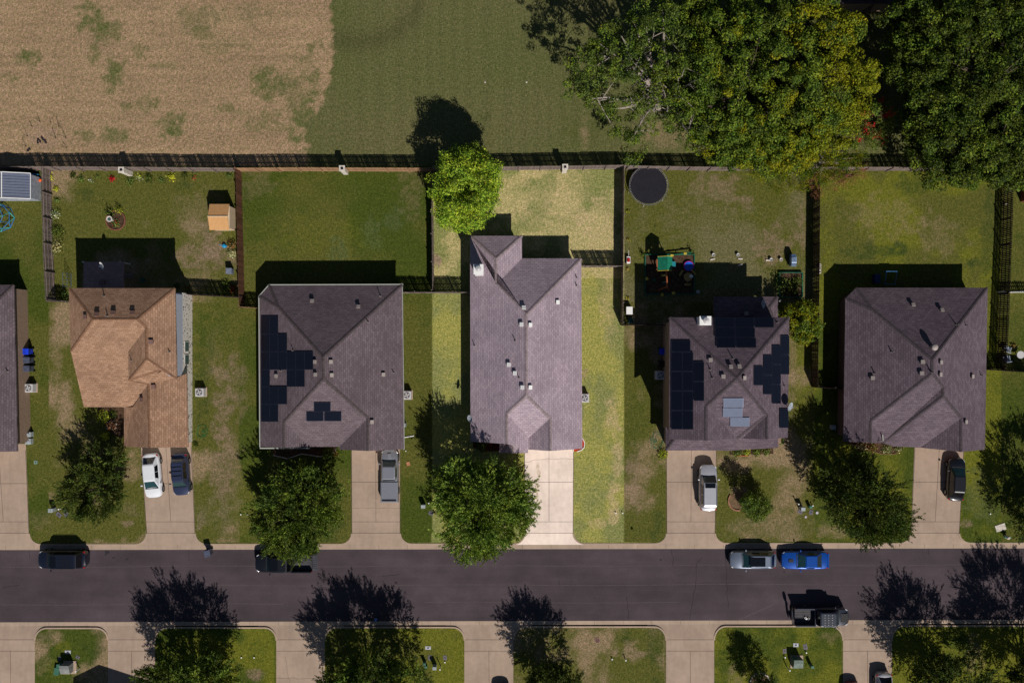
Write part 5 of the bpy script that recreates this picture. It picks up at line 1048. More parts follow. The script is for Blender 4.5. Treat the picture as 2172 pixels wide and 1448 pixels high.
white = carpaint('paint_white', (214, 216, 220)); bluegrey = carpaint('paint_blue_grey', (50, 58, 84), .3); silver = carpaint('paint_silver', (146, 148, 156), .5, .35); silver2 = carpaint('paint_light_silver', (172, 174, 180), .4, .35)
black = carpaint('paint_black', (14, 15, 20)); navy = carpaint('paint_navy', (16, 20, 34)); blue = carpaint('paint_blue', (14, 74, 160), .3, .25); steel = carpaint('paint_steel', (112, 122, 138), .5, .35); gunmetal = carpaint('paint_gunmetal', (50, 54, 64), .3); red = carpaint('paint_red', (120, 16, 22))
vehicle('car', 'white hatchback nose to the street on the left driveway, beside the blue-grey one', 'car', 329, 1006, -85, white, 4.65, 1.86, 1.55, 1.05, .8, 1.75, .75, .95, .68)
def cross(t, g):
    for x in (-.35, .05, .5): MB().box((g['xrr'] + .9 + x * 1.1, 0, g['Ht'] + .05), (.06, g['wr'] * 1.8, .03)).build('roof_rack_bar', M['blackplastic'], t)
vehicle('suv', 'blue-grey SUV with roof rack bars nose to the street on the left driveway', 'SUV', 389, 1003, -86, bluegrey, 4.4, 1.82, 1.68, .95, .6, 2.05, .35, 1.0, .8, rails='black', extras=cross)
def scoop(t, g): MB().box((g['xcow'] + .45, 0, g['belt'] + .03), (.55, .4, .07)).build('hood_scoop', g['paint'], t, bevel=.03)
vehicle('pickup_truck', 'silver pickup with covered bed parked nose in under the garage eave', 'pickup truck', 829, 1006, 90, silver, 5.5, 1.86, 1.75, 1.1, .55, 1.35, .25, 1.05, .85, kind='box', bed='cover', extras=scoop)
vehicle('suv', 'silver SUV with black sunroof parked nose to the garage', 'SUV', 1498, 1031, 90, silver2, 4.85, 1.9, 1.8, 1.15, .6, 2.5, .25, 1.05, .9, kind='box', glassroof=(.15, .6), rails=True)
vehicle('car', 'black hatchback parked nose in before the red brick house', 'car', 2020, 1014, 87, black, 4.5, 1.82, 1.55, .95, .8, 1.75, .6, .95, .7)
vehicle('suv', 'dark navy SUV with ribbed roof parked at the kerb at far left', 'SUV', 141, 1182, 180, navy, 5.05, 1.98, 1.82, 1.1, .55, 2.75, .3, 1.08, .92, kind='box', glassroof=(.2, .85), rails='black', extras=lambda t, g: [MB().box((-.75, -.45 + k * .18, g['Ht'] + .01), (1.2, .03, .02)).build('roof_rib', M['blackplastic'], t) for k in range(6)])
vehicle('pickup_truck', 'black pickup with open bed and lowered tailgate under the overhanging oak', 'pickup truck', 606, 1189, 180, black, 5.9, 2.02, 1.9, 1.25, .55, 1.75, .2, 1.15, 1.0, kind='box', bed='open', glassroof=(.35, 1.3))
vehicle('suv', 'grey-silver crossover with black glass roof parked at the kerb in front of the blue coupe', 'SUV', 1593, 1183, 180, steel, 4.85, 1.92, 1.64, 1.25, .75, 2.1, .55, 1.02, .8, glassroof=(-1.05, .55))
def coupe(t, g):
    MB().box((g['xcow'] + .62, 0, g['belt'] + .0), (.5, .35, .08)).build('hood_scoop', M['blackplastic'], t, bevel=.02)
    MB().box((g['x0'] + .1, 0, g['belt'] + .0), (.16, 1.5, .05)).build('spoiler', g['paint'], t, bevel=.02)
vehicle('car', 'bright blue muscle coupe with hood scoop parked at the kerb', 'car', 1703, 1184, 180, blue, 4.95, 1.93, 1.42, 1.55, .8, 1.15, .7, .95, .76, extras=coupe, tailz=.95, sq=9)
def dots(t, g):
    q = MB()
    for i in range(5):
        for k in range(3): q.box((g['xrr'] + .45 + k * .38, -.5 + i * .25, g['Ht'] + .012), (.05, .05, .03))
    q.build('roof_bolts', M['white'], t); 
    MB().box((g['xcow'] + .62, 0, g['belt'] + .04), (.75, .9, .04)).build('hood_panel', M['blackplastic'], t, bevel=.01)
    q = MB(); [q.box((g['x0'] + 1.25 + rc.uniform(-.2, .3), -.25 + rc.uniform(-.2, .2), .7), (.2, .12, .1), rc.uniform(0, 3)) for _ in range(6)]; q.build('bed_debris', M['white'], t)
vehicle('pickup_truck', 'gunmetal pickup with dotted roof and swung-open tailgate parked on the near side', 'pickup truck', 1737, 1302, 0, gunmetal, 5.55, 1.95, 1.95, 1.15, .4, 1.75, .15, 1.2, 1.05, kind='box', bed='swing', extras=dots)
vehicle('car', 'silver-white car cut by the bottom edge on the right driveway', 'car', 1868, 1466, -90, silver2, 4.6, 1.84, 1.5, 1.1, .8, 1.6, .8, .95, .72)
vehicle('car', 'red car only just entering the bottom edge beside the silver-white one', 'car', 1803, 1486, 90, red, 4.5, 1.82, 1.5, 1.1, .8, 1.6, .8, .95, .72)
vehicle('car', 'car below the bottom edge whose shadow lies on the centre driveway', 'car', 1066, 1492, 90, black, 4.5, 1.82, 1.5, 1.1, .8, 1.6, .8, .95, .72)

# ---------------------------------------------------------------- yard objects
GR = plain('play_green', (18, 84, 62), .6); YL = plain('toy_yellow', (190, 170, 60), .5); OR = plain('cedar', (150, 84, 48), .7); BLU = plain('plastic_blue', (26, 60, 200), .4); BIN = plain('bin_grey', (72, 78, 96), .5); BEI = plain('resin_beige', (186, 160, 110), .6)
# air conditioners
def ac(px, py, label):
    c = P(px, py); t = thing('air_conditioner', label, 'air conditioner', c, group='air conditioners beside the houses')
    MB(c).box(c + Vector((0, 0, .04)), (1.05, 1.0, .08)).build('base_slab', M['curb'], t)
    b = MB(c); b.box(c + Vector((0, 0, .46)), (.88, .88, .74)); b.build('housing', M['acmetal'], t, bevel=.04)
    f = MB(c); f.cyl(c, .33, .82, .85, 20); o = f.build('fan_guard', M['dark'], t)
    g_ = MB(c)
    for r in (.1, .18, .26, .33): g_.ring((c.x, c.y), r, .008, 20, .862)
    for k in range(8): g_.tube([c + Vector((0, 0, .862)), c + Vector((.33 * math.cos(k * .785), .33 * math.sin(k * .785), .862))], .008, 4)
    g_.build('guard_wire', M['acmetal'], o)
    s = MB(c)
    for k in range(4): s.box(c + Vector((.14 * math.cos(k * 1.57 + .4), .14 * math.sin(k * 1.57 + .4), .856)), (.26, .12, .008), k * 1.57 + .4)
    s.build('fan_blade', M['acmetal'], o)
ac(70, 822, 'air conditioner beside the tan brick wall at the left edge'); ac(429, 831, 'air conditioner on a slab right of the white speckled brick wall'); ac(865, 837, 'air conditioner beside the right wall of the pale-guttered house')
ac(1239, 843, 'air conditioner beside the right wall of the pale-roofed house'); ac(1398, 795, 'air conditioner in the shade left of the house with solar panels on all slopes')
def bin_(px, py, rz, col, label, lid=None):
    c = P(px, py); t = thing('wheelie_bin', label, 'bin', (c.x, c.y, ZA if 1160 < py < 1300 else 0), R(rz), group='wheeled rubbish bins')
    b = MB(); b.add([(-.25, -.25, .06), (.25, -.25, .06), (.25, .25, .06), (-.25, .25, .06), (-.32, -.3, 1.0), (.32, -.3, 1.0), (.32, .3, 1.0), (-.32, .3, 1.0)], [(3, 2, 1, 0), (4, 5, 6, 7), (0, 1, 5, 4), (1, 2, 6, 5), (2, 3, 7, 6), (3, 0, 4, 7)]); b.build('bin_body', col, t, bevel=.02)
    l = MB(); l.box((.02, 0, 1.04), (.72, .64, .07)); l.box((-.1, 0, 1.09), (.4, .44, .04)); l.build('lid', lid or col, t, bevel=.02)
    MB().tube([(-.4, -.25, .95), (-.4, .25, .95)], .02, 6).build('handle', M['blackplastic'], t)
    for s in (1, -1): MB().tube([(-.28, s * .27, .12), (-.28, s * .33, .12)], .12, 12).build('wheel', M['tyre'], t)
bin_(66, 745, 180, BLU, 'bright blue wheeled bin beside the left tan brick wall'); bin_(68, 763, 180, BIN, 'grey wheeled bin directly below the bright blue one'); bin_(68, 781, 180, BIN, 'grey wheeled bin lowest of the three beside the left brick wall')
bin_(446, 1168, -78, BIN, 'grey-blue wheeled bin standing in the street gutter'); bin_(1402, 745, 0, BLU, 'blue wheeled bin in shade left of the house with solar panels on all slopes'); bin_(1402, 771, 0, M['dark'], 'dark wheeled bin in shade between the blue bin and the air conditioner')
# metal shed
c = P(42, 402); t = thing('shed', 'grey-blue metal shed with ribbed gable roof and white edges at the left edge', 'shed', c)
MB(c).box(c + Vector((.05, 0, .95)), (4.4, 2.45, 1.9)).build('wall', plain('shed_wall', (150, 156, 166), .5), t)
rf = plain('metal_roof', (112, 120, 138), .45, .3, var=.06)
b = MB(c); x0, xm, x1_ = c.x - 2.35, c.x - .25, c.x + 2.0; b.add([(x0, c.y - 1.3, 1.95), (xm, c.y - 1.3, 2.6), (xm, c.y + 1.3, 2.6), (x0, c.y + 1.3, 1.95), (x1_ + .3, c.y - 1.3, 1.9), (x1_ + .3, c.y + 1.3, 1.9)], [(0, 1, 2, 3), (1, 4, 5, 2)])
ro = b.build('roof', rf, t); sol = ro.modifiers.new('s', 'SOLIDIFY'); sol.thickness = .05
b = MB(c)
for (xa, za, xb, zb) in ((x0, 1.99, xm, 2.64), (xm, 2.64, x1_ + .3, 1.94)):
    for y in (c.y - 1.32, c.y + 1.32): b.tube([(xa, y, za), (xb, y, zb)], .045, 5)
b.tube([(xm, c.y - 1.3, 2.65), (xm, c.y + 1.3, 2.65)], .05, 5); b.tube([(x1_ + .3, c.y - 1.3, 1.95), (x1_ + .3, c.y + 1.3, 1.95)], .04, 5); b.build('roof_trim', M['white'], t)
b = MB(c)
for k in range(9):
    y = c.y - 1.15 + k * .29; b.tube([(x0, y, 2.0), (xm, y, 2.65)], .018, 4); b.tube([(xm, y, 2.65), (x1_ + .3, y, 1.95)], .018, 4)
b.build('roof_rib', rf, t)
b = MB(c)
def kayak(px, py, rz, ln, w, col, label):
    c = P(px, py); t = thing('kayak', label, 'kayak', (c.x, c.y, .05), R(rz), group='kayaks behind the metal shed'); secs = []
    for i in range(11):
        u = -1 + i / 5; ww = w / 2 * max(.04, 1 - abs(u) ** 2.4); rise = .1 * abs(u) ** 3
        secs.append([Vector((u * ln / 2, -ww, .22 + rise)), Vector((u * ln / 2, -ww * .6, .02 + rise)), Vector((u * ln / 2, ww * .6, .02 + rise)), Vector((u * ln / 2, ww, .22 + rise)), Vector((u * ln / 2, ww * .5, .32 + rise)), Vector((u * ln / 2, -ww * .5, .32 + rise)), Vector((u * ln / 2, -ww, .22 + rise))])
    mb = MB(); loft(mb, secs); mb.build('hull', col, t, smooth=True)
    MB().cyl((0, 0), .24, .3, .345, 16).build('cockpit', M['dark'], t)
kayak(52, 374, 4, 3.4, .62, plain('kayak_cyan', (30, 130, 190), .35), 'blue kayak lying behind the metal shed'); kayak(70, 384, 2, 2.8, .6, plain('kayak_orange', (210, 90, 30), .35), 'orange kayak next to the blue one')
# dome climber
c = P(2, 462); t = thing('climbing_dome', 'blue and green geodesic climbing dome below the metal shed', 'climbing frame', c); cb_, cg_ = plain('bar_blue', (40, 110, 170), .4), plain('bar_green', (60, 170, 160), .4)
lev = [(1.45, 0.0, 8, 0), (1.32, .55, 8, .39), (.85, 1.05, 8, 0), (0.02, 1.35, 1, 0)]; pl = [[(c.x + r * math.cos(k * 2 * math.pi / n + o), c.y + r * math.sin(k * 2 * math.pi / n + o), z) for k in range(n)] for r, z, n, o in lev]
b1 = MB(c); b2 = MB(c)
for j in range(3):
    for k in range(8):
        b1.tube([pl[j][k], pl[j][(k + 1) % 8]], .035, 5)
        if j < 2: (b1 if k % 2 else b2).tube([pl[j][k], pl[j + 1][k]], .035, 5); b2.tube([pl[j][(k + 1) % 8], pl[j + 1][k if j == 0 else (k + 1) % 8]], .035, 5)
        else: b2.tube([pl[2][k], pl[3][0]], .035, 5)
b1.build('hoop_bars', cb_, t); b2.build('strut_bars', cg_, t)
# tan resin shed
c = P(479, 466); t = thing('shed', 'small tan plastic garden shed with ribbed gable roof beside the brown fence', 'shed', c); sb = plain('shed_tan', (190, 146, 96), .6, var=.06); sb2 = plain('shed_wall_tan', (200, 180, 150), .6, var=.06)
MB(c).box(c + Vector((0, 0, .9)), (2.05, 2.3, 1.8)).build('wall', sb2, t)
b = MB(c); X0, X1 = c.x - 1.05, c.x + 1.0; b.add([(X0, c.y - 1.35, 1.8), (X1, c.y - 1.35, 1.8), (X1, c.y, 2.3), (X0, c.y, 2.3), (X0, c.y + 1.35, 1.8), (X1, c.y + 1.35, 1.8)], [(0, 1, 2, 3), (3, 2, 5, 4)]); ro = b.build('roof', sb, t); sol = ro.modifiers.new('s', 'SOLIDIFY'); sol.thickness = .06
b = MB(c)
for k in range(16):
    x = X0 + .06 + k * .129; b.tube([(x, c.y - 1.33, 1.815), (x, c.y, 2.31), (x, c.y + 1.33, 1.815)], .02, 4)
b.build('roof_rib', sb, t); MB(c).tube([(X0 - .02, c.y, 2.33), (X1 + .02, c.y, 2.33)], .05, 6).build('ridge_cap', sb2, t)
MB(c).box(c + Vector((0, -1.16, .85)), (1.2, .04, 1.6)).build('door', sb2, t)
# bed with fountain
c = P(246, 468); t = thing('flower_bed', 'round brick-edged flower bed in the lawn left of the tan shed', 'flower bed', c); MB(c).cyl(c, .95, 0, .06, 28).build('soil', M['soil'], t)
b = MB(c)
for k in range(30): a = k * 2 * math.pi / 30; b.box(c + Vector((1.0 * math.cos(a), 1.0 * math.sin(a), .07)), (.11, .19, .14), a)
b.build('edging', plain('edging_brick', (122, 78, 62), .9, var=.3, scale=8), t)
c = P(240, 467); t = thing('bird_bath', 'pale stone bird bath standing in the round flower bed', 'bird bath', c); b = MB(c); b.lathe((c.x, c.y, .05), [(.2, 0), (.1, .1), (.08, .6), (.3, .72), (.32, .8), (.26, .8), (.05, .74)], 20); b.build('pedestal', M['stone'], t, smooth=False); MB(c).cyl(c, .24, .82, .83, 18).build('water', M['window'], t)
# misc lot 1
def crate(px, py, z, sx, sy, sz, mat, label, name='box', cat='box', rz=0, lid=True, grp=None):
    c = P(px, py); t = thing(name, label, cat, (c.x, c.y, z), R(rz), group=grp); MB().box((0, 0, sz / 2), (sx, sy, sz)).build('base', mat, t, bevel=.02)
    if lid: MB().box((0, 0, sz + .02), (sx + .06, sy + .06, .05)).build('lid', mat, t, bevel=.01)
    return t
crate(491, 576, 0, .55, .55, .8, plain('lid_blue_grey', (104, 112, 128), .5), 'blue-grey lidded box against the brown side fence', 'storage_box', 'box')
c = P(477, 522); t = thing('watering_can', 'cyan plastic watering can near the brown side fence', 'watering can', c); cy_ = plain('cyan_plastic', (20, 140, 190), .4); MB(c).lathe(c, [(.02, .0), (.2, 0), (.2, .3), (.12, .36), (.02, .36)], 16).build('can', cy_, t); MB(c).tube([c + Vector((-.15, 0, .1)), c + Vector((-.42, .1, .4))], .03, 6).build('spout', cy_, t); MB(c).tube([c + Vector((.18, 0, .1)), c + Vector((.32, 0, .25)), c + Vector((.1, 0, .42))], .02, 6).build('handle', cy_, t)
c = P(306, 594); t = thing('planter', 'round green-rimmed planter in the shade behind the brown-roofed house', 'planter', c); MB(c).lathe(c, [(.2, 0), (.27, .4), (.23, .4), (.2, .3), (.01, .3)], 20).build('pot', plain('pot_green', (40, 90, 70), .5), t)
c = P(276, 585); t = thing('patio_bench', 'grey slatted bench beside the rear patio roof', 'bench', c); b = MB(c); [b.box(c + Vector((0, -.2 + k * .13, .45)), (1.0, .1, .03)) for k in range(4)]; b.build('seat', M['fence_grey'], t); [MB(c).box(c + Vector((sx * .42, sy * .17, .21)), (.07, .07, .42)).build('leg', M['fence_grey'], t) for sx in (1, -1) for sy in (1, -1)]
# glass side screen by the tan house
c = P(152, 595); t = thing('trellis', 'thin metal trellis panel behind the left corner of the brown-roofed house', 'trellis', c); b = MB(c); [b.tube([c + Vector((0, -.7 + k * .35, 0)), c + Vector((0, -.7 + k * .35, 1.7))], .02, 5) for k in range(5)]; b.build('bars', plain('trellis_blue', (70, 90, 110), .4), t); b = MB(c); [b.tube([c + Vector((0, -.72, z)), c + Vector((0, .72, z))], .02, 5) for z in (.1, .9, 1.7)]; b.build('rails', plain('trellis_blue', (70, 90, 110)), t)
# utility pedestals, meter boxes, pegs
def pedestal(px, py, w, hgt, mat, label, grp='green utility pedestals', dome=True):
    c = P(px, py); t = thing('utility_pedestal', label, 'utility box', c, group=grp); MB(c).box(c + Vector((0, 0, hgt / 2)), (w, w * .8, hgt)).build('housing', mat, t, bevel=.02)
    MB(c).box(c + Vector((0, 0, hgt + .04)), (w * 1.1, w * .9, .1)).build('cap', mat, t, bevel=.03)
PG = plain('pedestal_green', (60, 104, 86), .5); PP = plain('pedestal_pale', (150, 158, 160), .5)
def cover(px, py, w, d, rz, mat, label, rnd_=False):
    c = P(px, py); t = thing('ground_box_cover', label, 'meter cover', (c.x, c.y, .005), R(rz), group='meter box covers in the lawns')
    if rnd_: MB().cyl((0, 0), w / 2, 0, .035, 20).build('lid', mat, t); MB().ring((0, 0), w / 2, .02, 20, .03).build('rim', M['curb'], t)
    else: MB().box((0, 0, .015), (w, d, .03)).build('lid', mat, t, bevel=.005); MB().box((0, 0, .035), (w * .35, d * .35, .01)).build('inner_lid', M['lead'], t)
def peg(px, py, hgt, label, mat=None):
    c = P(px, py); t = thing('marker_post', label, 'marker', c, group='white pegs and short pipes in the lawns'); MB(c).cyl(c, .05, 0, hgt, 10).build('pipe', mat or M['white'], t); MB(c).cyl(c, .07, hgt, hgt + .05, 10).build('cap', mat or M['white'], t)
CG, CP = plain('cover_grey', (96, 92, 100), .7), plain('cover_pale', (168, 170, 178), .7)
pedestal(116, 1079, .45, .75, PP, 'pale utility pedestal on the verge left of the round dark oak'); cover(125, 1091, .6, .4, -40, CG, 'grey cover just below the pale pedestal on the left verge'); cover(141, 1090, .5, .45, 30, CG, 'darker cover nearest the round dark oak'); cover(137, 1081, .3, .3, 20, PG, 'small green cover by the round dark oak'); peg(129, 1078, .4, 'short white pipe between the pale pedestal and the small green cover')
cover(76, 980, .35, .35, 0, plain('cover_teal', (110, 140, 130), .7), 'small teal square cover in the lawn right of the far left driveway')
peg(512, 1090, .15, 'left one of two white pegs in front of the pale-guttered house'); peg(526, 1091, .15, 'right one of two white pegs in front of the pale-guttered house')
pedestal(899, 1071, .42, .7, PP, 'pale pedestal left of the wide feathery oak'); cover(914, 1088, .5, .4, -25, CG, 'grey cover between the pale pedestal and the wide oak'); peg(910, 1066, .2, 'white stub beside the pale pedestal left of the wide oak')
peg(1306, 1087, .15, 'left one of two white pegs left of the silver SUV driveway'); peg(1320, 1087, .15, 'right one of two white pegs left of the silver SUV driveway')
peg(1689, 1066, .7, 'tall white post above the covers on the lawn behind the crossover'); pedestal(1698, 1076, .42, .75, PP, 'pale pedestal on the lawn behind the blue coupe'); pedestal(1716, 1073, .3, .5, PG, 'green pedestal on the lawn behind the blue coupe'); peg(1722, 1071, .3, 'white stub right of the green pedestal')
cover(1697, 1085, .5, .38, -35, CG, 'grey cover under the pale pedestal, tilted'); cover(1720, 1086, .5, .4, 80, CG, 'grey cover under the green pedestal'); cover(1733, 1087, .3, .3, 0, CP, 'small round pale cover right of the green pedestal', True); cover(1709, 1096, .25, .25, 0, CP, 'smallest pale round cover in the lawn behind the blue coupe', True)
cover(144, 1382, .62, .36, 0, CP, 'pale rectangular cover on the lower left verge'); cover(127, 1396, .35, .45, -10, CG, 'grey cover left on the lower left verge'); cover(165, 1393, .4, .32, -30, CG, 'dark grey cover at the right of the lower left verge'); peg(169, 1417, .75, 'white post right of the big transformer box')
pedestal(130, 1407, .4, .5, PG, 'small green pedestal above the long green box'); 
c = P(124, 1420); t = thing('utility_box', 'long low green box left of the transformer on the lower left verge', 'utility box', c, R(-8)); MB().box((0, 0, .2), (.45, .75, .4)).build('housing', PG, t, bevel=.02); MB().box((0, 0, .42), (.5, .8, .05)).build('lid', PG, t, bevel=.02)
def transformer(px, py, label, m1, m2):
    c = P(px, py); t = thing('transformer', label, 'transformer', c, group='pad transformers'); MB(c).box(c + Vector((.12, -.1, .05)), (1.35, 1.35, .1)).build('pad', M['curb'], t); b = MB(c)
    b.add([c + Vector(v) for v in ((-.5, -.5, .1), (.5, -.5, .1), (.5, .45, .1), (-.5, .45, .1), (-.5, -.5, .8), (.5, -.5, .8), (.5, .1, 1.05), (-.5, .1, 1.05), (.5, .45, 1.05), (-.5, .45, 1.05))], [(0, 1, 2, 3), (0, 1, 5, 4), (4, 5, 6, 7), (7, 6, 8, 9), (1, 2, 8, 6, 5), (0, 3, 9, 7, 4), (3, 2, 8, 9)]); b.build('housing', m1, t, bevel=.02)
    MB(c).box(c + Vector((0, -.52, .45)), (.9, .03, .6)).build('door', m2, t)
transformer(147, 1412, 'beige and grey transformer on a pad on the lower left verge', plain('xf_grey', (120, 122, 120), .6), plain('xf_beige', (190, 170, 120), .6)); transformer(1687, 1400, 'grey-green transformer on a pad on the lower right verge', plain('xf_green', (92, 106, 96), .6), plain('xf_green', (92, 106, 96)))
peg(513, 1393, .12, 'left white peg on the verge below the black pickup'); peg(540, 1393, .12, 'right white peg on the verge below the black pickup'); peg(1298, 1396, .2, 'left white peg beyond the narrow dark oak'); peg(1326, 1396, .5, 'right, taller white peg beyond the narrow dark oak')
cover(908, 1373, .6, .36, 0, CP, 'pale rectangular cover right of the wide oak on the near verge'); cover(912, 1394, .38, .5, -5, CG, 'left grey upright cover on the near verge before the centre driveway'); cover(944, 1394, .36, .5, 5, CG, 'right grey upright cover on the near verge before the centre driveway')
pedestal(901, 1403, .3, .6, PG, 'green pedestal right of the wide oak on the near verge'); pedestal(904, 1411, .26, .35, PG, 'lower green stub below the green pedestal near the wide oak'); pedestal(923, 1410, .38, .8, PP, 'pale pedestal on the near verge before the centre driveway'); peg(935, 1412, .9, 'tall white post right of the pale pedestal on the near verge'); peg(944, 1403, .1, 'small white stub below the right grey cover')
cover(1267, 1357, .55, .55, 0, plain('rust', (96, 66, 62), .8), 'round reddish-brown manhole cover in the lower centre verge', True)
cover(1688, 1367, .55, .4, 0, CP, 'pale rectangular cover above the grey-green transformer'); cover(1708, 1371, .42, .6, 10, CG, 'grey cover upper right of the grey-green transformer'); cover(1664, 1380, .36, .5, 0, CG, 'grey cover upper left of the grey-green transformer'); pedestal(1681, 1393, .35, .75, PG, 'green pedestal just above the grey-green transformer'); peg(1669, 1414, .9, 'tall white post left of the grey-green transformer'); pedestal(1718, 1408, .3, .7, PG, 'round-topped green pedestal right of the grey-green transformer'); peg(1664, 1392, .2, 'white stub below the upper left grey cover'); peg(1709, 1382, .2, 'white stub below the upper right grey cover')
peg(2099, 1089, .12, 'single white peg on the far right lawn')
c = P(2122, 1122); t = thing('stepping_slab', 'pale sandy slab on the far right verge', 'slab', c); MB(c).box(c + Vector((0, .2, .03)), (1.1, .7, .06), .3).build('slab', M['stone'], t, bevel=.02)
c = P(2132, 1137); t = thing('hydrant', 'small pale hydrant with teal cap on the far right verge', 'hydrant', c); MB(c).lathe(c, [(.16, 0), (.14, .5), (.2, .55), (.12, .7), (.01, .75)], 14).build('barrel', M['stone'], t); MB(c).tube([c + Vector((-.3, 0, .45)), c + Vector((.3, 0, .45))], .07, 8).build('outlet', plain('teal_cap', (60, 150, 140), .5), t)
peg(798, 1322 - 9, .25, 'blue and white ball-like object in the gutter shade above the wide near oak', BLU) if False else None
c = P(797, 1313); t = thing('toy_ball', 'blue and white ball in the shade by the near kerb', 'ball', (c.x, c.y, ZA + .16)); b = MB(); b.lathe((0, 0, 0), [(.005, -.16), (.11, -.11), (.16, 0), (.11, .11), (.005, .16)], 16); b.build('ball_shell', plain('ball_blue', (60, 110, 190), .4), t, smooth=True); b = MB(); b.lathe((0, 0, 0), [(.163, -.03), (.165, 0), (.163, .03)], 16); b.build('ball_band', M['white'], t)
# wall-side meters
def meter(px, py, w, hgt, label, mat=None):
    c = P(px, py); t = thing('utility_meter', label, 'meter', c, group='meters and boxes on house walls'); MB(c).box(c + Vector((0, 0, hgt / 2)), (w, w, hgt)).build('housing', mat or PP, t, bevel=.02); MB(c).cyl((c.x, c.y), w * .3, hgt, hgt + .1, 12).build('dial', M['dish'], t)
meter(67, 920, .5, .6, 'round-topped meter beside the lower end of the left tan brick wall'); meter(65, 935, .6, .5, 'square grey box below the round-topped meter'); meter(858, 900, .4, .9, 'meter box on the right wall of the pale-guttered house'); meter(1764, 905, .45, .6, 'pale object beside the red brick wall in the oak shade')
c = P(872, 926); t = thing('downspout_extension', 'white drain extension lying right of the pale-guttered house', 'drain pipe', c); MB(c).tube([c + Vector((-.7, -.05, .08)), c + Vector((.2, .1, .05))], .05, 8).build('pipe', M['white'], t); MB(c).tube([c + Vector((.2, .1, .05)), c + Vector((.3, .12, .05))], .06, 8).build('outlet', M['white'], t)
c = P(866, 983); tag(MB().box(c + Vector((0, 0, .03)), (.35, .42, .05), .3).build('paving_brick', plain('brick_lone', (170, 116, 84), .8)), 'single orange-brown paver on the lawn right of the silver pickup', 'paver')
c = P(861, 956); tag(MB().cyl(c, .06, 0, .1, 10).build('lawn_sprinkler', M['white']), 'white sprinkler head at the front corner of the pale-guttered house', 'sprinkler')
# trampoline
c = P(1373, 397); t = thing('trampoline', 'large round black trampoline with grey rim in the back left corner of its yard', 'trampoline', c)
MB(c).cyl(c, 1.92, .86, .875, 48).build('mat', plain('tramp_mat', (27, 26, 33), .85), t); b = MB(c); b.ring((c.x, c.y), 2.06, .03, 48, .9); b.build('frame', plain('tramp_rim', (96, 94, 98), .5), t)
b = MB(c)
for k in range(72): a = k * 2 * math.pi / 72; b.tube([(c.x + 1.9 * math.cos(a), c.y + 1.9 * math.sin(a), .875), (c.x + 2.05 * math.cos(a), c.y + 2.05 * math.sin(a), .9)], .012, 4)
b.build('springs', M['acmetal'], t)
for k in range(6):
    a = k * 1.047 + .3; x, y = c.x + 2.04 * math.cos(a), c.y + 2.04 * math.sin(a); MB(c).tube([(x, y, .88), (x + .12 * math.cos(a), y + .12 * math.sin(a), .03)], .03, 6).build('leg', M['acmetal'], t)
# play yard
c = P(1420, 582); t = thing('play_area', 'mulched play rectangle with dark green edging behind the house with solar panels on all slopes', 'play area', c)
MB(c).box(c + Vector((0, 0, .02)), (5.1, 4.1, .04)).build('mulch_bed', M['soil'], t)
for (dx, dy, sx, sy) in ((0, 2.1, 5.3, .12), (0, -2.1, 5.3, .12), (-2.6, 0, .12, 4.1), (2.6, 0, .12, 4.1)): MB(c).box(c + Vector((dx, dy, .1)), (sx, sy, .2)).build('edging', GR, t, bevel=.02)
c = P(1404, 585); t = thing('playset', 'wooden playset with green canvas roof and swing beam', 'playset', c)
def loc(px, py, z): return P(px, py) + Vector((0, 0, z))
for (x, y) in ((1390, 552), (1415, 552), (1390, 573), (1415, 573)): MB(c).tube([loc(x, y, 0), loc(x, y, 2.2)], .06, 6).build('post', OR, t)
MB(c).box(loc(1402, 562, 1.2), (1.4, 1.2, .08)).build('deck', OR, t)
b = MB(c); a0 = [loc(1387, 549, 2.15), loc(1387, 577, 2.15), loc(1405, 577, 2.75), loc(1405, 549, 2.75), loc(1417, 577, 2.2), loc(1417, 549, 2.2)]; b.add(a0, [(0, 1, 2, 3), (3, 2, 4, 5)]); b.build('canopy', plain('canvas_green', (18, 112, 86), .7), t)
b = MB(c); b.tube([loc(1387, 578, 2.15), loc(1405, 578, 2.76), loc(1417, 578, 2.2)], .03, 5); b.tube([loc(1387, 548.5, 2.15), loc(1405, 548.5, 2.76), loc(1417, 548.5, 2.2)], .03, 5); b.build('canopy_trim', YL, t)
MB(c).tube([loc(1405, 574, 2.15), loc(1407, 612, 2.15)], .08, 6).build('swing_beam', OR, t)
for s in (-13, 13): MB(c).tube([loc(1407, 611, 2.15), loc(1407 + s, 616, 0)], .06, 6).build('leg', OR, t)
for y in (585, 600): 
    sw = MB(c).box(loc(1406, y, .5), (.45, .2, .05)).build('swing_seat', YL if y == 585 else GR, t); MB(c).tube([loc(1402, y, .5), loc(1406, y, 2.1), loc(1410, y, .5)], .012, 4).build('chain', M['acmetal'], sw)
b = MB(c); b.add([loc(1418, 556, 1.2), loc(1418, 566, 1.2), loc(1432, 566, .3), loc(1432, 556, .3)], [(0, 1, 2, 3)]); sl_ = b.build('slide', plain('slide_teal', (40, 130, 140), .4), t); sl_.modifiers.new('s', 'SOLIDIFY').thickness = .05
c = P(1460, 565); t = thing('kiddie_pool', 'round blue kiddie pool with pink rim', 'pool', c); MB(c).lathe(c, [(.5, 0), (.54, .3), (.5, .3), (.47, .06), (.01, .06)], 28).build('pool_wall', plain('pool_pink', (170, 40, 120), .4), t); MB(c).cyl(c, .485, .2, .22, 28).build('water', plain('pool_blue', (30, 90, 190), .15), t)
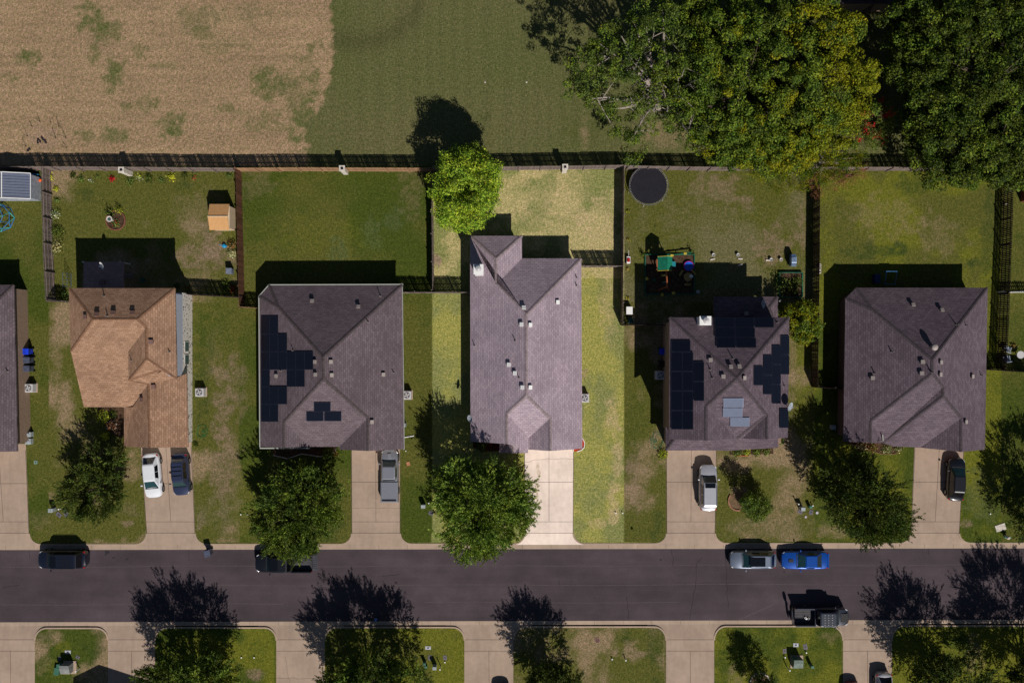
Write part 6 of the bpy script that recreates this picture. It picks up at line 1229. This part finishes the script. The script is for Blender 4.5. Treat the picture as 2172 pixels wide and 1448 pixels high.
c = P(1457, 588); t = thing('picnic_table', 'round tan picnic table with three curved benches', 'picnic table', c); tn = plain('picnic_tan', (150, 124, 70), .6); MB(c).cyl(c, .45, .6, .66, 24).build('tabletop', tn, t); MB(c).cyl(c, .1, 0, .6, 10).build('leg', tn, t)
for a in (40, 150, 270):
    b = MB(c); b.ring((c.x, c.y), .82, .11, 8, .36, R(a - 24), R(a + 24)); b.build('bench', tn, t); a_ = R(a); MB(c).tube([(c.x, c.y, .2), (c.x + .82 * math.cos(a_), c.y + .82 * math.sin(a_), .3)], .03, 5).build('brace', tn, t)
c = P(1462, 587); t = thing('toy_bucket', 'white toy on the round picnic table', 'toy', c + Vector((0, 0, .665))); b = MB(); b.lathe((0, 0, 0), [(.13, 0), (.18, .22), (.14, .22), (.01, .08)], 14); b.build('bucket', M['white'], t); MB().box((.16, -.04, .1), (.2, .06, .06)).build('handle', M['white'], t)
def planterpost(px, py, label):      # garden climbers on green posts
    shrub(px, py, .3, ['deep'], label, h=.9, name='potted_plant', cat='plant', style='spiky', group='plants at the play yard corners')
planterpost(1363, 540, 'dark leafy plant at the upper left corner of the play rectangle'); planterpost(1466, 534, 'dark leafy plant at the upper right corner of the play rectangle')
c = P(1440, 540); t = thing('seesaw', 'green beam with yellow seats at the top of the play rectangle', 'seesaw', c); MB(c).tube([loc(1405, 544, .5), loc(1467, 536, .5)], .07, 6).build('beam', GR, t); [MB(c).box(loc(x, y, .58), (.32, .22, .08)).build('seat', YL, t, bevel=.02) for (x, y) in ((1423, 543), (1451, 539))]
MB(c).tube([loc(1436, 540, 0), loc(1436, 540, .5)], .05, 6).build('pivot', GR, t)
for k, (x, y, m, l) in enumerate(((1371, 591, YL, 'yellow toy at the left of the play rectangle'), (1387, 594, GR, 'green toy in the play rectangle'), (1404, 625, YL, 'yellow toy at the lower edge of the play rectangle'), (1428, 622, YL, 'yellow toy right of the lower edge toy'), (1480, 619, CP, 'pale toy right of the play rectangle, below the picnic table'))):
    c = P(x, y); t = thing('toy', l, 'toy', c, group='toys around the play rectangle'); MB(c).lathe(c, [(.18, 0), (.2, .12), (.12, .22), (.01, .26)], 12).build('toy_body', m, t); MB(c).box(c + Vector((.16, 0, .1)), (.1, .1, .08)).build('toy_handle', m, t)
# stones and feeders in the open lawn
for k, (x, y, l) in enumerate(((1512, 541, 'upper ring stand left on the open lawn'), (1564, 541, 'ring stand right of the first on the open lawn'), (1634, 551, 'ring stand next to the grill'), (1655, 551, 'small pale urn beside the ring stand by the grill'))):
    c = P(x, y); t = thing('wire_basket', l, 'basket', c, group='round stands on the open lawn'); MB(c).ring((c.x, c.y), .16, .025, 16, .3).build('hoop', M['acmetal'], t); MB(c).lathe(c, [(.12, 0), (.16, .28), (.12, .28), (.01, .05)], 14).build('bowl', M['acmetal'] if k < 3 else M['stone'], t)
for k, (x, y, l) in enumerate(((1511, 550, 'pale curved stone below the first ring stand'), (1570, 549, 'pale curved stone below the second ring stand'), (1570, 562, 'small pale stone in the house shade'), (1629, 552, 'pale curved stone left of the ring stand by the grill'))):
    c = P(x, y); tag(MB().box(c + Vector((0, 0, .06)), (.5, .16, .12), .25 - .3 * (k % 2)).build('stone_edging', M['stone'], bevel=.03), l, 'stone', 'stones on the open lawn')
c = P(1677, 553); t = thing('grill', 'blue-grey covered grill cart on the open lawn near the dark side fence', 'grill', c); bg = plain('grill_blue', (70, 92, 126), .35, .2); MB(c).box(c + Vector((0, 0, .55)), (.5, 1.2, .8)).build('cabinet', bg, t, bevel=.03); MB(c).box(c + Vector((.03, 0, .98)), (.56, .62, .1)).build('lid', plain('grill_lid', (120, 140, 165), .3, .3), t, bevel=.03); MB(c).box(c + Vector((0, -.55, .96)), (.5, .3, .04)).build('side_shelf', plain('grill_lid', (120, 140, 165)), t); MB(c).tube([c + Vector((-.3, -.3, .95)), c + Vector((-.3, .3, .95))], .02, 5).build('handle', M['rim'], t)
c = P(1676, 604); t = thing('raised_bed', 'green-edged raised vegetable bed by the dark side fence', 'raised bed', c); MB(c).box(c + Vector((0, 0, .1)), (2.3, 2.5, .2)).build('soil', M['soil'], t)
for (dx, dy, sx, sy) in ((0, 1.28, 2.45, .1), (0, -1.28, 2.45, .1), (-1.2, 0, .1, 2.5), (1.2, 0, .14, 2.5)): MB(c).box(c + Vector((dx, dy, .16)), (sx, sy, .32)).build('edging', GR, t, bevel=.02)
c = P(1332, 552); t = thing('toy_cart', 'red and white toy cart against the side fence', 'cart', c); MB(c).box(c + Vector((0, 0, .3)), (.4, .75, .25)).build('cart_tub', M['white'], t, bevel=.04); MB(c).box(c + Vector((0, -.02, .46)), (.3, .4, .12)).build('seat', plain('cart_red', (150, 20, 26), .4), t, bevel=.03); [MB(c).tube([c + Vector((s * .2, d, .12)), c + Vector((s * .26, d, .12))], .12, 12).build('wheel', M['tyre'], t) for s in (1, -1) for d in (-.25, .25)]; MB(c).tube([c + Vector((0, .35, .35)), c + Vector((-.02, 1.0, .6))], .02, 5).build('handle', M['acmetal'], t)
crate(1333, 659, 0, .6, .75, .7, M['white'], 'white storage box against the side fence in the corner', 'storage_box'); crate(1337, 680, 0, .5, .5, .4, plain('teal_dark', (20, 60, 60), .5), 'dark teal box below the white storage box', 'storage_box')
# hose
def hose(px, py, label, seed, mat, r=1.0):
    rr = random.Random(seed); c = P(px, py); b = MB(); pts = []; a = 0
    for k in range(110): a += rr.uniform(.15, .5) * (1 if k % 30 < 20 else -1); q = r * (.45 + .5 * math.sin(k * .17 + seed)); pts.append(c + Vector((q * math.cos(a) * .8, q * math.sin(a), .03 + .02 * (k % 3))))
    b.tube(pts, .014, 4); return tag(b.build('garden_hose', mat), label, 'hose', 'green garden hoses')
hose(1392, 932, 'tangled teal hose at the front corner left of the silver SUV driveway', 4, plain('hose_teal', (20, 120, 92), .4), 1.0); hose(430, 915, 'loose green hose on the lawn right of the white speckled brick wall', 9, plain('hose_green', (40, 110, 60), .4), .8)
# planting beds
c = P(1224, 940); pts = [(1216, 944 + 12), (1216, 930), (1226, 930), (1228, 925)] + [(1232 + 8 * math.cos(R(a)), 942 - 10 * math.sin(R(a)) + (0)) for a in range(80, -81, -20)] + [(1228, 955)]
def bed(name, label, poly, mat, edgem=None):
    c = P(*poly[0]); t = thing(name, label, 'flower bed', c); b = MB(c); b.prism([tuple(P(x, y).xy) for x, y in poly], .0, .05); b.build('mulch', mat, t)
    if edgem: b = MB(c); b.tube([P(x, y) + Vector((0, 0, .07)) for x, y in poly], .05, 5); b.build('edging', edgem, t)
bed('flower_bed', 'red mulch bed with white curved edging at the right front corner of the pale-roofed house', [(1216, 957), (1216, 932), (1228, 924), (1236, 930), (1240, 938), (1239, 948), (1233, 954), (1224, 957)], M['mulch'], M['white'])
bed('flower_bed', 'dark red mulch bed in shade by the front porch of the pale-roofed house', [(1004, 930), (1062, 930), (1062, 955), (1030, 957), (1004, 948)], M['darkmulch'])
bed('flower_bed', 'front bed of the brown-roofed house with dark soil', [(212, 850), (299, 850), (299, 905), (255, 930), (235, 915), (205, 880)], M['soil'])
bed('flower_bed', 'curved front bed with brown edging before the red brick house', [(1800, 925), (1918, 940), (1912, 955), (1895, 962), (1870, 962), (1830, 950), (1800, 940)], M['soil'], plain('edging_brown', (110, 76, 62), .9))
bed('flower_bed', 'soil bed under the front windows right of the silver SUV', [(1548, 942), (1640, 942), (1640, 962), (1548, 964)], M['soil'])
bed('flower_bed', 'front bed with curved stone line under the feathery oak by the pale-guttered house', [(575, 930), (715, 930), (712, 958), (680, 968), (640, 962), (610, 972), (580, 965)], M['soil'], M['stone'])
def ring(px, py, r, label, mat, a0=0, a1=360):
    c = P(px, py); t = thing('tree_ring', label, 'edging', c); n = int(r * 14 * (a1 - a0) / 360) + 3
    for g_ in (0,):
        b = MB(c)
        for k in range(n): a = R(a0 + (a1 - a0) * k / n); b.box(c + Vector((r * math.cos(a), r * math.sin(a), .07)), (.14, .3, .14), a + .05)
        b.build('edging_stones', mat, t)
    MB(c).cyl(c, r * .92, 0, .03, 24).build('soil', noisy('ring_soil', (104, 84, 62), [(6, 4, (1, 1, 1), .7, 1.3)]), t)
ring(1565, 1062, 1.0, 'broken ring of reddish stones left of the small dense tree', plain('ring_red', (150, 108, 84), .9), 150, 290); ring(1612, 1447, 1.05, 'grey stone ring round the slim young tree on the lower right verge', M['stone'])
c = P(1575, 966); tag(MB().box(c + Vector((0, 0, .08)), (1.3, .1, .14)).build('edging_board', OR), 'short reddish edging board in front of the window bed', 'edging')
# blue frame etc. behind the red brick house
c = P(1884, 590); t = thing('soccer_goal', 'light blue rectangular frame in the shade behind the red brick house', 'frame', c); b = MB(c); q = [loc(1872, 577, .9), loc(1894, 577, .9), loc(1894, 603, .5), loc(1872, 603, .5)]; b.tube(q + [q[0]], .04, 6); b.build('frame', plain('frame_blue', (70, 120, 170), .4), t); [MB(c).tube([v, Vector((v.x, v.y, 0))], .03, 5).build('leg', plain('frame_blue', (70, 120, 170)), t) for v in q]
crate(1855, 592, 0, .55, .9, .7, plain('navy_box', (24, 34, 80), .5), 'navy blue box in the shade left of the light blue frame', 'storage_box')
for k, (x, y, l) in enumerate(((1738, 563, 'upper cinder block beside the dark side fence'), (1738, 570, 'middle cinder block beside the dark side fence'), (1738, 577, 'lower cinder block beside the dark side fence'))):
    c = P(x, y); t = thing('cinder_block', l, 'block', c, group='cinder blocks by the dark side fence'); MB(c).box(c + Vector((0, 0, .1)), (.24, .32, .2)).build('block', M['stone'], t, bevel=.01); MB(c).box(c + Vector((0, 0, .2)), (.13, .13, .02)).build('hollow', M['dark'], t)
# right-edge yard: shed and patio chairs
c = P(2200, 402); t = thing('shed', 'dark-roofed shed with red edge cut by the right edge', 'shed', c); MB(c).box(c + Vector((0, 0, 1.0)), (3.6, 2.6, 2.0)).build('wall', plain('shed_red', (110, 50, 44), .7), t); b = MB(c); b.add([c + Vector(v) for v in ((-2.1, -1.5, 2.0), (0, -1.5, 2.7), (0, 1.5, 2.7), (-2.1, 1.5, 2.0), (2.1, -1.5, 2.0), (2.1, 1.5, 2.0))], [(0, 1, 2, 3), (1, 4, 5, 2)]); b.build('roof', M['roof_slate'], t).modifiers.new('s', 'SOLIDIFY').thickness = .08
crate(2131, 434, 0, .25, .25, .25, M['stone'], 'tiny pale block beside the dark-roofed shed', 'block', 'block', lid=False)
def chair(px, py, rz, label):
    c = P(px, py); t = thing('patio_chair', label, 'chair', c, R(rz), 'patio chairs at the right edge'); m = plain('chair_grey', (140, 150, 165), .5)
    MB().box((0, 0, .42), (.6, .6, .08)).build('seat', m, t, bevel=.03); MB().box((-.3, 0, .7), (.08, .6, .55), 0, Matrix.Rotation(-.25, 3, 'Y')).build('backrest', m, t, bevel=.03)
    [MB().box((sx * .26, sy * .27, .2), (.05, .05, .4)).build('leg', M['dark'], t) for sx in (1, -1) for sy in (1, -1)]; [MB().box((0, s * .32, .6), (.55, .06, .05)).build('armrest', m, t) for s in (1, -1)]
chair(2130, 740, 70, 'upper grey patio chair beyond the dark gappy fence'); chair(2128, 760, 100, 'lower grey patio chair beyond the dark gappy fence')
shrub(2150, 735, .45, ['dry', 'shrub'], 'brown potted plant beside the two grey patio chairs')
c = P(2156, 752); t = thing('patio_table', 'round grey patio table at the right edge', 'table', c); MB(c).cyl(c, .4, .68, .72, 20).build('tabletop', M['acmetal'], t); MB(c).cyl(c, .05, 0, .68, 8).build('leg', M['acmetal'], t)
# cordoned ring of stakes in the dry field
SL = ['lowest left', 'left middle', 'upper left', 'top left', 'top', 'top right', 'tall right', 'lowest right', 'inner right']
STK = [(55, 310), (58, 288), (68, 268), (85, 258), (108, 260), (125, 268), (140, 292), (141, 313), (118, 292)]
for k, (x, y) in enumerate(STK):
    c = P(x, y); hh = [.9, .8, .6, .9, .6, 1.0, 1.6, .7, 1.3][k]; t = thing('stake', SL[k] + ' stake of the ring of thin dark stakes in the dry field', 'stake', c, group='ring of thin stakes in the dry field'); MB(c).tube([c, c + Vector((rc.uniform(-.15, .15), rc.uniform(-.1, .1), hh))], .022, 5).build('stake_rod', M['bark'], t); MB(c).box(c + Vector((0, 0, .02)), (.12, .1, .04)).build('stake_foot', M['soil'], t)
b = MB()
for (x, y) in ((82, 297), (86, 301), (92, 296), (96, 299), (98, 303), (81, 303), (90, 293), (60, 320), (63, 317)): b.box(P(x, y) + Vector((0, 0, .08)), (.14, .2, .16), rc.uniform(0, 3))
o = b.build('rubble', M['tar']); o['kind'] = 'stuff'; o['label'] = 'dark clods of soil inside the ring of stakes'; o['category'] = 'rubble'
for (x, y, l) in ((1029, 175, 'small white disc on the green field, left one'), (1117, 175, 'small white disc on the green field, right one')):
    c = P(x, y); t = thing('lawn_disc', l, 'sprinkler', c, group='white caps on the green field'); MB(c).cyl(c, .09, 0, .04, 14).build('disc', M['stone'], t); MB(c).cyl(c, .03, .04, .07, 8).build('nozzle', M['stone'], t)
# grey pavilion roof hidden beyond the trees at the top edge
c = P(1800, 20); t = thing('low_building', 'dark flat roof in deep shade at the top edge between the big trees', 'building', c); MB(c).box(c + Vector((1.0, 1.2, 1.3)), (7.6, 3.0, 2.6)).build('wall', M['brick_tan'], t); MB(c).box(c + Vector((1.0, 1.2, 2.7)), (8.2, 3.5, .18)).build('roof', M['roof_slate'], t)
print('OBJECTS', len(bpy.data.objects), 'FACES', sum(len(m.polygons) for m in bpy.data.meshes))
